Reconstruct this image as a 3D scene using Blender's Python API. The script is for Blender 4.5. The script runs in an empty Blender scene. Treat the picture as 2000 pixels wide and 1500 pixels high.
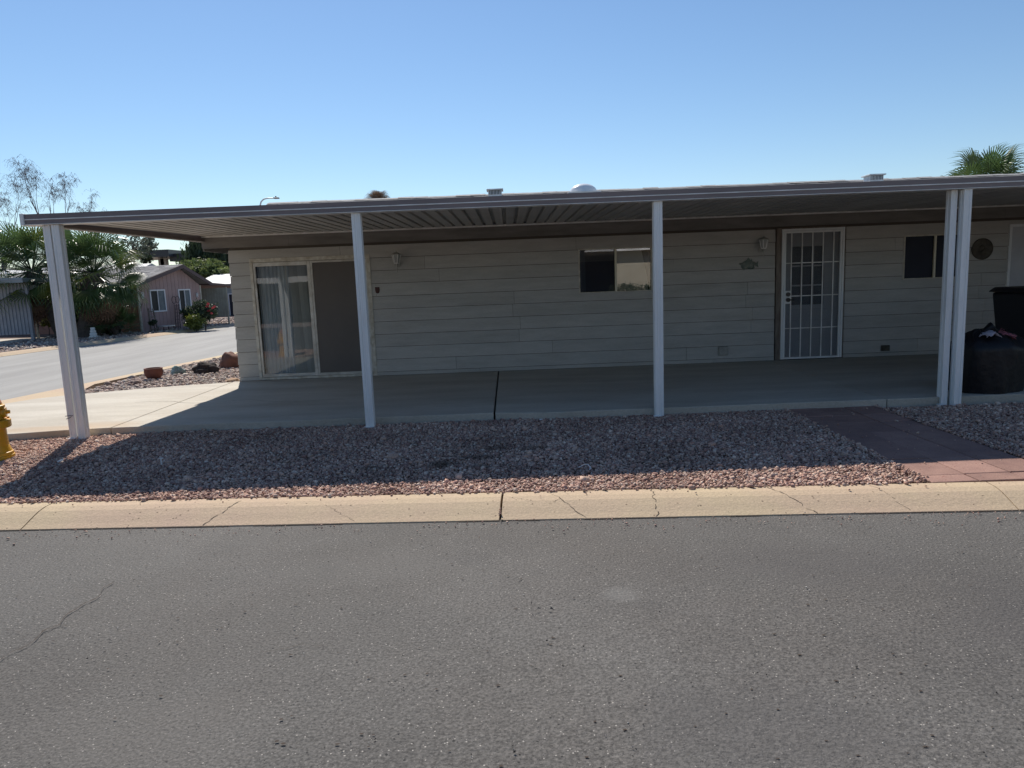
import bpy, bmesh, math, random
import numpy as np
from mathutils import Vector, Matrix, Euler
R = math.radians
random.seed(7); rng = np.random.default_rng(7)
S = bpy.context.scene
COL = S.collection

# ------------------------------------------------------------------ camera
YAW, PITCH, ROLL, FPX, EYE = 0.0, .1458, -.0389, 1396.0, 1.6
cp, sp = math.cos(PITCH), math.sin(PITCH)
FW = Vector((0, cp, -sp)); RT0 = Vector((1, 0, 0)); UP0 = RT0.cross(FW)
RT = math.cos(ROLL)*RT0 + math.sin(ROLL)*UP0
UP = -math.sin(ROLL)*RT0 + math.cos(ROLL)*UP0
cam = bpy.data.cameras.new('camera'); camo = bpy.data.objects.new('camera', cam); COL.objects.link(camo)
m = Matrix(((RT.x, UP.x, -FW.x), (RT.y, UP.y, -FW.y), (RT.z, UP.z, -FW.z))).to_4x4()
m.translation = (0, 0, EYE); camo.matrix_world = m
cam.sensor_width = 36; cam.lens = 36*FPX/2000; cam.clip_end = 3000; cam.clip_start = .05
S.camera = camo
def at(px, py, Y):                       # survey helper: photo pixel at a known depth -> place in the world
    d = FW + (px-1000)/FPX*RT - (py-750)/FPX*UP
    return Vector((0, 0, EYE)) + d*(Y/d.y)

# ------------------------------------------------------------------ sky and sun
SUNV = Vector((-.73, 2.16, 2.34)).normalized()
SUN_EL = math.asin(SUNV.z); SUN_AZ = math.atan2(SUNV.x, SUNV.y)
W = bpy.data.worlds.new('World'); S.world = W; W.use_nodes = True
nt = W.node_tree; bg = nt.nodes['Background']
sky = nt.nodes.new('ShaderNodeTexSky'); sky.sky_type = 'NISHITA'; sky.sun_disc = False
sky.sun_elevation = SUN_EL; sky.sun_rotation = SUN_AZ
sky.air_density = 1.1; sky.dust_density = .1; sky.ozone_density = 3.8; sky.altitude = 350
hsv = nt.nodes.new('ShaderNodeHueSaturation'); hsv.inputs['Saturation'].default_value = 1.05
nt.links.new(sky.outputs[0], hsv.inputs['Color']); nt.links.new(hsv.outputs[0], bg.inputs[0]); bg.inputs[1].default_value = .095
sl = bpy.data.lights.new('sun', 'SUN'); sl.energy = 5.0; sl.angle = R(.53); sl.color = (1, .935, .85)
so = bpy.data.objects.new('sun', sl); COL.objects.link(so)
so.rotation_euler = (-SUNV).to_track_quat('-Z', 'Y').to_euler()
S.view_settings.view_transform = 'Standard'; S.view_settings.look = 'None'
S.view_settings.exposure = 0.25; S.view_settings.gamma = 1; S.view_settings.use_curve_mapping = False
S.cycles.max_bounces = 8; S.cycles.transparent_max_bounces = 12

# ------------------------------------------------------------------ materials
def hexn(c): return (c[0], c[1], c[2], 1)
def mat(name, c, rough=.7, c2=None, nscale=3, bump=0, bscale=40, metal=0, spec=.5, vary=0, stretch=None,
        speck=None, trans=0, ndetail=5, fine=0, stains=()):
    M = bpy.data.materials.new(name); M.use_nodes = True; n = M.node_tree.nodes; l = M.node_tree.links
    p = n['Principled BSDF']; p.inputs['Roughness'].default_value = rough
    p.inputs['Metallic'].default_value = metal; p.inputs['Specular IOR Level'].default_value = spec
    g = n.new('ShaderNodeNewGeometry'); pos = g.outputs['Position']
    if stretch:
        mp = n.new('ShaderNodeMapping'); mp.inputs['Scale'].default_value = stretch
        l.new(pos, mp.inputs['Vector']); pos = mp.outputs[0]
    rgb = n.new('ShaderNodeRGB'); rgb.outputs[0].default_value = hexn(c); out = rgb.outputs[0]
    def noise(sc, det=5, ro=.6):
        t = n.new('ShaderNodeTexNoise'); t.inputs['Scale'].default_value = sc; t.inputs['Detail'].default_value = det
        t.inputs['Roughness'].default_value = ro; l.new(pos, t.inputs['Vector']); return t.outputs['Fac']
    def ramp(f, a, b):
        r = n.new('ShaderNodeMapRange'); r.inputs['From Min'].default_value = a; r.inputs['From Max'].default_value = b
        l.new(f, r.inputs['Value']); return r.outputs[0]
    def mix(f, a, b, bt='MIX'):
        x = n.new('ShaderNodeMix'); x.data_type = 'RGBA'; x.blend_type = bt
        if isinstance(f, float): x.inputs[0].default_value = f
        else: l.new(f, x.inputs[0])
        l.new(a, x.inputs[6])
        if isinstance(b, tuple): x.inputs[7].default_value = hexn(b)
        else: l.new(b, x.inputs[7])
        return x.outputs[2]
    if c2: out = mix(ramp(noise(nscale, ndetail), .35, .65), out, c2)
    for (sc, lo, hi, colr, amt) in stains:
        a = n.new('ShaderNodeMath'); a.operation = 'MULTIPLY'; a.inputs[1].default_value = amt
        l.new(ramp(noise(sc, 6, .7), lo, hi), a.inputs[0]); out = mix(a.outputs[0], out, colr)
    if fine:
        f = ramp(noise(bscale*1.3, 3), .3, .7)
        hs = n.new('ShaderNodeHueSaturation'); mm = n.new('ShaderNodeMapRange')
        mm.inputs['To Min'].default_value = 1-fine; mm.inputs['To Max'].default_value = 1+fine
        l.new(f, mm.inputs['Value']); l.new(mm.outputs[0], hs.inputs['Value']); l.new(out, hs.inputs['Color']); out = hs.outputs[0]
    if speck:
        for (sc, thr, col) in speck:
            v = n.new('ShaderNodeTexVoronoi'); v.inputs['Scale'].default_value = sc; l.new(pos, v.inputs['Vector'])
            hw = n.new('ShaderNodeSeparateColor'); l.new(v.outputs['Color'], hw.inputs[0])
            a = n.new('ShaderNodeMath'); a.operation = 'GREATER_THAN'; a.inputs[1].default_value = thr; l.new(hw.outputs[0], a.inputs[0])
            b = n.new('ShaderNodeMath'); b.operation = 'LESS_THAN'; b.inputs[1].default_value = .38; l.new(v.outputs['Distance'], b.inputs[0])
            q = n.new('ShaderNodeMath'); q.operation = 'MULTIPLY'; l.new(a.outputs[0], q.inputs[0]); l.new(b.outputs[0], q.inputs[1])
            out = mix(q.outputs[0], out, col)
    if vary:
        oi = n.new('ShaderNodeObjectInfo'); mm = n.new('ShaderNodeMapRange')
        mm.inputs['To Min'].default_value = 1-vary; mm.inputs['To Max'].default_value = 1+vary
        l.new(oi.outputs['Random'], mm.inputs['Value'])
        hs = n.new('ShaderNodeHueSaturation'); l.new(mm.outputs[0], hs.inputs['Value']); l.new(out, hs.inputs['Color']); out = hs.outputs[0]
    l.new(out, p.inputs['Base Color'])
    if bump:
        b = n.new('ShaderNodeBump'); b.inputs['Strength'].default_value = bump; b.inputs['Distance'].default_value = .01
        l.new(noise(bscale, 4, .65), b.inputs['Height']); l.new(b.outputs[0], p.inputs['Normal'])
    if trans:
        tr = n.new('ShaderNodeBsdfTranslucent'); l.new(out, tr.inputs['Color'])
        ms = n.new('ShaderNodeMixShader'); ms.inputs[0].default_value = trans
        l.new(p.outputs[0], ms.inputs[1]); l.new(tr.outputs[0], ms.inputs[2]); l.new(ms.outputs[0], n['Material Output'].inputs[0])
    M['_pos'] = 1
    return M
def glass(name, refl, tint=(.9, .93, .92)):
    M = bpy.data.materials.new(name); M.use_nodes = True; n = M.node_tree.nodes; l = M.node_tree.links
    n.remove(n['Principled BSDF'])
    t = n.new('ShaderNodeBsdfTransparent'); t.inputs[0].default_value = hexn(tint)
    g = n.new('ShaderNodeBsdfGlossy'); g.inputs['Roughness'].default_value = .0; g.inputs[0].default_value = (.95, .97, 1, 1)
    lw = n.new('ShaderNodeFresnel'); lw.inputs[0].default_value = 1.5
    ad = n.new('ShaderNodeMath'); ad.operation = 'ADD'; ad.use_clamp = True; ad.inputs[1].default_value = refl; l.new(lw.outputs[0], ad.inputs[0])
    ms = n.new('ShaderNodeMixShader'); l.new(ad.outputs[0], ms.inputs[0]); l.new(t.outputs[0], ms.inputs[1]); l.new(g.outputs[0], ms.inputs[2])
    l.new(ms.outputs[0], n['Material Output'].inputs[0])
    # slight waviness of old window glass
    b = n.new('ShaderNodeBump'); b.inputs['Strength'].default_value = .03; b.inputs['Distance'].default_value = .02
    w = n.new('ShaderNodeTexNoise'); w.inputs['Scale'].default_value = 1.6; w.inputs['Detail'].default_value = 0
    ge = n.new('ShaderNodeNewGeometry'); l.new(ge.outputs['Position'], w.inputs['Vector'])
    l.new(w.outputs['Fac'], b.inputs['Height']); l.new(b.outputs[0], g.inputs['Normal'])
    return M
def stone_mat(name, cols, rough=.85, bump=.5):
    M = bpy.data.materials.new(name); M.use_nodes = True; n = M.node_tree.nodes; l = M.node_tree.links
    p = n['Principled BSDF']; p.inputs['Roughness'].default_value = rough; p.inputs['Specular IOR Level'].default_value = .25
    g = n.new('ShaderNodeNewGeometry'); r = n.new('ShaderNodeValToRGB'); r.color_ramp.interpolation = 'CONSTANT'
    e = r.color_ramp.elements
    while len(e) < len(cols): e.new(.5)
    for i, c in enumerate(cols): e[i].position = i/len(cols); e[i].color = hexn(c)
    l.new(g.outputs['Random Per Island'], r.inputs[0])
    t = n.new('ShaderNodeTexNoise'); t.inputs['Scale'].default_value = 60; l.new(g.outputs['Position'], t.inputs['Vector'])
    t2 = n.new('ShaderNodeTexNoise'); t2.inputs['Scale'].default_value = 1.3; l.new(g.outputs['Position'], t2.inputs['Vector'])
    mm = n.new('ShaderNodeMapRange'); mm.inputs['To Min'].default_value = .72; mm.inputs['To Max'].default_value = 1.25
    ad = n.new('ShaderNodeMath'); ad.operation = 'ADD'; l.new(t.outputs['Fac'], ad.inputs[0]); l.new(t2.outputs['Fac'], ad.inputs[1])
    mm.inputs['From Min'].default_value = .7; mm.inputs['From Max'].default_value = 1.3
    l.new(ad.outputs[0], mm.inputs['Value'])
    hs = n.new('ShaderNodeHueSaturation'); l.new(mm.outputs[0], hs.inputs['Value']); l.new(r.outputs[0], hs.inputs['Color'])
    l.new(hs.outputs[0], p.inputs['Base Color'])
    return M

M = {}
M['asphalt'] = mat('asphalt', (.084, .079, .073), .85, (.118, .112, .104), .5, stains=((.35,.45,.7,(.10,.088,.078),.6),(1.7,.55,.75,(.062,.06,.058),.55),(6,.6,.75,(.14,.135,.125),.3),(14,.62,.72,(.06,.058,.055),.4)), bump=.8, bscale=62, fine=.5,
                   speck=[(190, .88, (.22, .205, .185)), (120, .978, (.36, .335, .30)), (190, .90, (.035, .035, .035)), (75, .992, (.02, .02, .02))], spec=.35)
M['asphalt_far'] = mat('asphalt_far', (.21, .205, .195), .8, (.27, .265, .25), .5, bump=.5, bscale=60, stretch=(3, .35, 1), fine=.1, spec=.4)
M['kerb'] = mat('kerb', (.51, .41, .26), .85, (.48, .35, .255), .55, bump=.35, bscale=55, fine=.14,
                speck=[(55, .985, (.18, .13, .09))], spec=.2)
M['concrete'] = mat('concrete', (.50, .462, .39), .8, (.40, .36, .295), 1.1, stains=((.7,.5,.7,(.36,.30,.24),.45),(3.5,.58,.72,(.30,.26,.22),.4)), bump=.2, bscale=45, fine=.1, vary=.05, stretch=(.6, 2.2, 1), spec=.3)
M['slab_edge'] = mat('slab_edge', (.38, .33, .26), .9, (.25, .21, .17), 5, bump=.5, bscale=40)
M['dirt'] = mat('dirt', (.20, .135, .10), .95, (.14, .09, .07), 8, bump=.8, bscale=60, fine=.3)
M['desert'] = mat('desert', (.30, .23, .17), .95, (.22, .17, .12), .3, bump=.5, bscale=20)
M['crack'] = mat('crack', (.05, .035, .025), .95)
M['paver'] = mat('paver', (.33, .20, .16), .85, (.25, .15, .125), 4, bump=.4, bscale=90, vary=.12, fine=.15,
                 speck=[(70, .97, (.18, .06, .05))], spec=.2)
M['siding'] = mat('siding', (.47, .452, .415), .6, (.415, .398, .365), 2.2, stains=((.9,.5,.72,(.33,.30,.26),.45),(5,.6,.8,(.36,.34,.31),.4)), bump=.3, bscale=14, vary=.05, stretch=(1, 1, 6), spec=.3, fine=.05)
M['wallcore'] = mat('wallcore', (.10, .085, .07), .9)
M['fascia'] = mat('fascia', (.225, .21, .195), .55, (.155, .143, .13), 2.5, bump=.1, bscale=20, stretch=(.6, 1, 3), spec=.3)
M['beam'] = mat('beam', (.215, .165, .16), .42, (.165, .13, .128), 1.6, bump=.05, bscale=8, stretch=(.5, 1, 3), spec=.5)
M['white'] = mat('white', (.80, .81, .80), .45, (.70, .705, .69), 2.5, bump=.05, bscale=30, stretch=(3, 3, .6), spec=.4, fine=.03)
M['trimwhite'] = mat('trimwhite', (.82, .81, .79), .4, (.62, .6, .56), 5, bump=.05, bscale=30)
M['pan'] = mat('pan', (.52, .50, .465), .5, (.43, .41, .375), 1.8, bump=.05, bscale=20, vary=.10, stretch=(2, .6, 1), spec=.4)
M['alu'] = mat('alu', (.62, .60, .55), .4, (.42, .38, .32), 6, bump=.15, bscale=40, metal=.2)
M['oldtrim'] = mat('oldtrim', (.60, .575, .50), .6, (.42, .37, .29), 11, bump=.3, bscale=40)
M['ivory'] = mat('ivory', (.72, .66, .50), .5)
M['screen'] = mat('screen', (.135, .118, .105), .8, (.12, .105, .095), 2, bump=.1, bscale=300)
M['screen_navy'] = mat('screen_navy', (.012, .015, .03), .7, (.016, .02, .036), 3, bump=.1, bscale=300)
M['curtain'] = mat('curtain', (.54, .57, .60), .9)
M['blind'] = mat('blind', (.55, .54, .50), .8)
M['navy_blind'] = mat('navy_blind', (.04, .045, .075), .8, (.055, .06, .09), 2)
M['taupe_blind'] = mat('taupe_blind', (.16, .15, .16), .8)
M['dark'] = mat('dark', (.02, .02, .02), .6)
M['wood_dark'] = mat('wood_dark', (.14, .11, .088), .8, (.24, .20, .165), 7, bump=.4, bscale=30, stretch=(3, 3, .6))
M['door_white'] = mat('door_white', (.55, .55, .56), .5, (.48, .48, .5), 3)
M['metalblack'] = mat('metalblack', (.015, .015, .017), .35)
M['shingle'] = mat('shingle', (.34, .335, .33), .9, (.22, .22, .22), 7, bump=.7, bscale=60, fine=.25)
M['shinglefar'] = mat('shinglefar', (.34, .335, .34), .9, (.25, .245, .25), 4, bump=.6, bscale=30, fine=.2)
M['galv'] = mat('galv', (.72, .73, .74), .45, (.45, .46, .47), 6, metal=.3)
M['dome'] = mat('dome', (.78, .79, .80), .25, spec=.6)
M['yellow'] = mat('yellow', (.70, .37, .015), .4, (.58, .28, .012), 4, bump=.15, bscale=30, spec=.5)
M['faded'] = mat('faded', (.62, .28, .13), .6, (.5, .2, .1), 5)
M['terracotta'] = mat('terracotta', (.20, .07, .045), .8, (.14, .05, .035), 6, bump=.4, bscale=30)
M['teal'] = mat('teal', (.17, .30, .28), .8, (.32, .36, .33), 9, bump=.8, bscale=18)
M['lava'] = mat('lava', (.05, .035, .032), .95, (.028, .022, .022), 9, bump=1, bscale=22)
M['redrock'] = mat('redrock', (.22, .10, .07), .9, (.15, .07, .05), 5, bump=.7, bscale=14)
M['tanrock'] = mat('tanrock', (.42, .28, .17), .9, (.33, .2, .12), 7, bump=.7, bscale=14)
M['bag'] = mat('bag', (.006, .006, .008), .5, bump=1.0, bscale=11, spec=.35)
M['bin'] = mat('bin', (.010, .011, .016), .5, bump=.1, bscale=40)
M['cloth_white'] = mat('cloth_white', (.38, .35, .40), .7)
M['cloth_pink'] = mat('cloth_pink', (.20, .06, .08), .7)
M['verdigris'] = mat('verdigris', (.10, .145, .125), .6, (.24, .25, .21), 20, bump=.6, bscale=60)
M['bronze'] = mat('bronze', (.10, .085, .06), .6, (.05, .04, .03), 14, bump=.8, bscale=30)
M['brown'] = mat('brown', (.085, .035, .03), .7, bump=.5, bscale=60)
M['lampmetal'] = mat('lampmetal', (.42, .41, .37), .5, (.3, .29, .26), 12)
M['lampglass'] = mat('lampglass', (.35, .35, .33), .3)
M['pink'] = mat('pink', (.43, .30, .28), .85, (.38, .265, .25), 2, bump=.2, bscale=12, vary=.03)
M['pinkside_shaded'] = mat('pinkside_shaded', (.30, .15, .11), .85, (.26, .13, .10), 2)
M['pinktrim'] = mat('pinktrim', (.115, .08, .08), .7)
M['winframe'] = mat('winframe', (.72, .72, .74), .4)
M['metalshade'] = mat('metalshade', (.30, .31, .34), .5, (.24, .25, .28), 3, spec=.4)
M['tanmetal'] = mat('tanmetal', (.36, .34, .28), .6, (.28, .26, .21), 3)
M['greytrim'] = mat('greytrim', (.27, .32, .35), .5)
M['whiteroof'] = mat('whiteroof', (.42, .43, .44), .6, (.36, .37, .38), 1)
M['trunk'] = mat('trunk', (.095, .075, .062), .95, (.055, .043, .036), 7, bump=1, bscale=12, stretch=(1, 1, 4))
M['bark'] = mat('bark', (.10, .08, .075), .95, (.07, .055, .05), 5, bump=.6, bscale=20)
M['twig'] = mat('twig', (.15, .135, .15), .95)
M['palmleaf'] = mat('palmleaf', (.085, .135, .045), .33, (.05, .095, .035), 3, trans=.35, vary=.3, spec=.6)
M['palmdry'] = mat('palmdry', (.24, .145, .09), .7, (.14, .085, .055), 5, trans=.2, vary=.25)
M['palmyel'] = mat('palmyel', (.17, .19, .035), .4, (.10, .14, .03), 3, trans=.35, vary=.2)
M['leafolive'] = mat('leafolive', (.20, .24, .08), .6, (.11, .15, .05), .9, trans=.35)
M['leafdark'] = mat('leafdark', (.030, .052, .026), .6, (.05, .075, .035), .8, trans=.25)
M['leafgrey'] = mat('leafgrey', (.075, .095, .065), .6, (.11, .125, .09), .8, trans=.25)
M['leafyellow'] = mat('leafyellow', (.20, .23, .045), .5, (.10, .13, .03), 2.5, trans=.3)
M['rose'] = mat('rose', (.52, .06, .08), .6, trans=.2)
M['block'] = mat('block', (.46, .41, .32), .9, (.40, .35, .27), 3, bump=.4, bscale=20, vary=.05)
M['solar'] = mat('solar', (.03, .032, .042), .4)
M['carblue'] = mat('carblue', (.12, .17, .20), .35, (.07, .10, .13), 3)
M['pvc'] = mat('pvc', (.75, .75, .74), .5)
M['gravel'] = stone_mat('gravel', [(.50, .315, .245), (.42, .255, .20), (.58, .405, .315), (.33, .20, .165), (.51, .345, .27), (.42, .305, .25), (.66, .52, .42), (.28, .175, .15), (.48, .30, .23), (.55, .395, .31)])
M['gravel'].node_tree.nodes['Principled BSDF'].inputs['Specular IOR Level'].default_value = .08
M['gravelfar'] = stone_mat('gravelfar', [(.40, .30, .25), (.32, .22, .19), (.50, .41, .34), (.25, .18, .15), (.44, .34, .29), (.36, .32, .29), (.55, .48, .41), (.20, .16, .15)])
M['pebble'] = stone_mat('pebble', [(.45, .40, .34), (.30, .27, .25), (.05, .045, .04), (.22, .2, .18), (.03, .03, .03), (.55, .52, .47)])

def spots(M_, lst):                      # soft edged stains with their own place on the ground
    n = M_.node_tree.nodes; l = M_.node_tree.links; p = n['Principled BSDF']; src = p.inputs['Base Color'].links[0].from_socket
    g = n.new('ShaderNodeNewGeometry'); nz = n.new('ShaderNodeTexNoise'); nz.inputs['Scale'].default_value = 3; l.new(g.outputs['Position'], nz.inputs['Vector'])
    for (x, y, rx, ry, colr, amt) in lst:
        mp = n.new('ShaderNodeMapping'); mp.vector_type = 'TEXTURE'; mp.inputs['Location'].default_value = (x, y, 0); mp.inputs['Scale'].default_value = (rx, ry, 100)
        l.new(g.outputs['Position'], mp.inputs['Vector']); ln = n.new('ShaderNodeVectorMath'); ln.operation = 'LENGTH'; l.new(mp.outputs[0], ln.inputs[0])
        ad = n.new('ShaderNodeMath'); ad.operation = 'ADD'; l.new(ln.outputs['Value'], ad.inputs[0]); l.new(nz.outputs['Fac'], ad.inputs[1])
        mr = n.new('ShaderNodeMapRange'); mr.inputs['From Min'].default_value = 1.0; mr.inputs['From Max'].default_value = 1.6; mr.inputs['To Min'].default_value = amt; mr.inputs['To Max'].default_value = 0
        l.new(ad.outputs[0], mr.inputs['Value']); x_ = n.new('ShaderNodeMix'); x_.data_type = 'RGBA'; l.new(mr.outputs[0], x_.inputs[0]); l.new(src, x_.inputs[6]); x_.inputs[7].default_value = hexn(colr); src = x_.outputs[2]
    l.new(src, p.inputs['Base Color'])
spots(M['asphalt'], [(.50,3.42,.11,.09,(.20,.195,.185),.3),(-1.4,2.4,.5,.3,(.13,.12,.108),.22),(1.6,3.7,.6,.35,(.075,.07,.068),.4),(-.9,3.9,.7,.25,(.12,.115,.108),.2),(.9,2.3,.5,.35,(.07,.068,.068),.35),(2.4,3.0,.5,.5,(.07,.066,.066),.4)])
spots(M['gravel'], [(-.62,5.82,.14,.16,(.09,.07,.05),.75),(-.33,6.02,.18,.10,(.10,.08,.065),.6),(-.16,6.33,.14,.08,(.10,.08,.065),.6),(.18,6.27,.16,.09,(.10,.08,.065),.55),(-.28,5.70,.12,.07,(.11,.085,.07),.5),(-1.2,5.8,.14,.08,(.11,.085,.07),.5)])
spots(M['concrete'], [(-5.1,7.75,1.2,.22,(.42,.29,.17),.5),(-6.6,7.8,.8,.3,(.44,.31,.19),.5),(-4.6,7.9,.5,.2,(.42,.30,.19),.4)])

# ------------------------------------------------------------------ mesh helpers
class MB:
    def __init__(s): s.v = []; s.f = []; s.mi = []; s.cur = 0
    def add(s, vs, fs):
        o = len(s.v); s.v += [tuple(v) for v in vs]; s.f += [tuple(i+o for i in f) for f in fs]; s.mi += [s.cur]*len(fs); return s
    def box(s, x0, x1, y0, y1, z0, z1):
        return s.add([(x0,y0,z0),(x1,y0,z0),(x1,y1,z0),(x0,y1,z0),(x0,y0,z1),(x1,y0,z1),(x1,y1,z1),(x0,y1,z1)],
                     [(0,3,2,1),(4,5,6,7),(0,1,5,4),(1,2,6,5),(2,3,7,6),(3,0,4,7)])
    def quad(s, *p): return s.add(p, [tuple(range(len(p)))])
    def prism(s, poly, z0, z1):          # poly counter-clockwise in xy
        n = len(poly); vs = [(x,y,z0) for x,y in poly]+[(x,y,z1) for x,y in poly]
        fs = [tuple(range(n-1,-1,-1)), tuple(range(n,2*n))]+[(i,(i+1)%n,(i+1)%n+n,i+n) for i in range(n)]
        return s.add(vs, fs)
    def extrude(s, prof, a, b, ax='x'):  # prof: list of (u,z); extruded along x (u=y) or y (u=x)
        n = len(prof)
        if ax == 'x': vs = [(a,u,z) for u,z in prof]+[(b,u,z) for u,z in prof]
        else: vs = [(u,a,z) for u,z in prof]+[(u,b,z) for u,z in prof]
        return s.add(vs, [tuple(range(n)), tuple(range(2*n-1,n-1,-1))]+[(i,i+n,(i+1)%n+n,(i+1)%n) for i in range(n)])
    def tube(s, pts, rad, n=6, cap=True):
        pts = [Vector(p) for p in pts]; r = rad if isinstance(rad, (list, tuple)) else [rad]*len(pts)
        vs = []; up = None
        for i, p in enumerate(pts):
            t = (pts[min(i+1,len(pts)-1)]-pts[max(i-1,0)]).normalized()
            if up is None: up = t.orthogonal().normalized()
            a = (up - t*up.dot(t)); a = a.normalized() if a.length > 1e-5 else t.orthogonal().normalized(); up = a; b = t.cross(a)
            vs += [p+(a*math.cos(2*math.pi*k/n)+b*math.sin(2*math.pi*k/n))*r[i] for k in range(n)]
        fs = [(i*n+k, i*n+(k+1)%n, (i+1)*n+(k+1)%n, (i+1)*n+k) for i in range(len(pts)-1) for k in range(n)]
        if cap: fs += [tuple(range(n-1,-1,-1)), tuple(range((len(pts)-1)*n, len(pts)*n))]
        return s.add(vs, fs)
    def lathe(s, prof, c=(0,0,0), n=24):
        vs = [(c[0]+r*math.cos(2*math.pi*k/n), c[1]+r*math.sin(2*math.pi*k/n), c[2]+z) for r, z in prof for k in range(n)]
        m = len(prof)
        fs = [(i*n+k, i*n+(k+1)%n, (i+1)*n+(k+1)%n, (i+1)*n+k) for i in range(m-1) for k in range(n)]
        fs += [tuple(range(n-1,-1,-1)), tuple(range((m-1)*n, m*n))]
        return s.add(vs, fs)
    def mesh(s, name):
        me = bpy.data.meshes.new(name); me.from_pydata(s.v, [], s.f); me.update(); return me
    def build(s, name, mt, parent=None, smooth=False, bevel=0, loc=None, kind=None, label=None):
        if parent is not None and loc is None:
            o = parent.matrix_world_t if hasattr(parent, 'matrix_world_t') else base(parent)
            if o != (0,0,0): s.v = [(x-o[0], y-o[1], z-o[2]) for x, y, z in s.v]
        me = s.mesh(name)
        mts = mt if isinstance(mt, list) else [mt]
        for q in mts: me.materials.append(M[q])
        if len(mts) > 1: me.polygons.foreach_set('material_index', s.mi)
        if smooth: me.polygons.foreach_set('use_smooth', [True]*len(me.polygons))
        ob = link(name, me, parent)
        if loc is not None: ob.location = loc
        if bevel:
            b = ob.modifiers.new('bevel', 'BEVEL'); b.width = bevel; b.segments = 2; b.limit_method = 'ANGLE'
        if kind: ob['kind'] = kind
        if label: ob['label'] = label
        return ob
BASE = {}
def base(o):
    x = (0, 0, 0)
    while o is not None:
        l = BASE.get(o.name, tuple(o.location)); x = (x[0]+l[0], x[1]+l[1], x[2]+l[2]); o = o.parent
    return x
def link(name, data, parent=None):
    o = bpy.data.objects.new(name, data); COL.objects.link(o)
    if parent is not None: o.parent = parent
    return o
def thing(name, label, cat, loc=(0,0,0), rz=0, group=None):
    o = link(name, None); o.location = loc; o.rotation_euler = (0,0,rz); o.empty_display_size = .2
    o['label'] = label; o['category'] = cat
    if group: o['group'] = group
    return o
def tag(o, label, cat, group=None):
    o['label'] = label; o['category'] = cat
    if group: o['group'] = group
    return o
def shell(o, k): o['kind'] = k; return o
def copy_tree(o, parent=None):
    c = o.copy(); COL.objects.link(c)
    if parent is not None: c.parent = parent
    for ch in list(o.children): copy_tree(ch, c)
    return c
def structure(name):
    o = link(name, None); o['kind'] = 'structure'; o.empty_display_size = .2; return o
def inpoly(P, poly):
    x, y = P[:,0], P[:,1]; ins = np.zeros(len(P), bool); n = len(poly)
    for i in range(n):
        x0, y0 = poly[i]; x1, y1 = poly[(i+1) % n]
        if y0 == y1: continue
        c = ((y0 > y) != (y1 > y)) & (x < (x1-x0)*(y-y0)/(y1-y0)+x0); ins ^= c
    return ins

# ------------------------------------------------------------------ ground, roads
MB().quad((-900,-600,-.03),(900,-600,-.03),(900,1500,-.03),(-900,1500,-.03)).build('desert_ground','desert',kind='structure')
def kerb_front(x): return 4.59-.057*x
def side_near(y): return -7.40+.14*(y-13.5)
def side_far(y): return -14.2+.167*(y-20)
# near road sheet, subdivided a little for undulation
mb = MB(); nx, ny = 120, 22
vs = []
for j in range(ny+1):
    for i in range(nx+1):
        x = -60+120*i/nx; y0 = -6.2; y1 = kerb_front(x)+.05
        y = y0+(y1-y0)*j/ny
        vs.append((x, y, .012*math.sin(x*.7+1)*math.sin(y*.8)*.5*(1 if j < ny-1 else 0)))
mb.add(vs, [(j*(nx+1)+i, j*(nx+1)+i+1, (j+1)*(nx+1)+i+1, (j+1)*(nx+1)+i) for j in range(ny) for i in range(nx)])
mb.build('road','asphalt',kind='structure',smooth=True)
mb = MB()
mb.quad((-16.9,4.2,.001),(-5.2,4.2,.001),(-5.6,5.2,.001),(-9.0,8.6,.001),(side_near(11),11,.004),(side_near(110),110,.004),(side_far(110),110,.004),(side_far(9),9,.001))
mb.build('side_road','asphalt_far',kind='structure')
# kerbs: rolled profile swept along a path, in sections
PROF = [(0,-.02),(.005,.008),(.06,.026),(.13,.052),(.20,.075),(.27,.087),(.36,.09),(.362,-.02)]
PROF2 = [(0,-.02),(.005,.01),(.05,.06),(.12,.088),(.2,.092),(.3,.092),(.42,.092),(.422,-.02)]
def arc_path():
    P = [(9.0-.25*i, kerb_front(9.0-.25*i)) for i in range(int((9.0+5.0)/.25)+1)]
    p0 = Vector(P[-1]); p3 = Vector((side_near(9.5), 9.5)); p1 = Vector((-7.4, kerb_front(-7.4))); p2 = Vector((side_near(7.0), 7.0))
    for i in range(1, 25):
        t = i/24; q = (1-t)**3*p0+3*(1-t)**2*t*p1+3*(1-t)*t*t*p2+t**3*p3; P.append((q.x, q.y))
    y = 9.5
    while y < 60: y += .5; P.append((side_near(y), y))
    return P
KP = arc_path()
def path_normals(P):
    N = []
    for i in range(len(P)):
        a = Vector(P[max(i-1,0)]); b = Vector(P[min(i+1,len(P)-1)]); t = (b-a).normalized(); N.append(Vector((t.y, -t.x)))
    return N
KN = path_normals(KP)
def sweep(P, N, sign=1, PROF=PROF):
    mb = MB(); vs = []; k = len(PROF)
    for p, n in zip(P, N):
        for u, z in PROF: vs.append((p[0]+sign*n.x*u, p[1]+sign*n.y*u, z))
    fs = [(i*k+j, (i+1)*k+j, (i+1)*k+j+1, i*k+j+1) for i in range(len(P)-1) for j in range(k-1)]
    e = (len(P)-1)*k
    fs += [tuple(range(k)), tuple(range(e+k-1, e-1, -1))]
    if sign < 0: fs = [tuple(reversed(f)) for f in fs]
    return mb.add(vs, fs)
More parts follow.
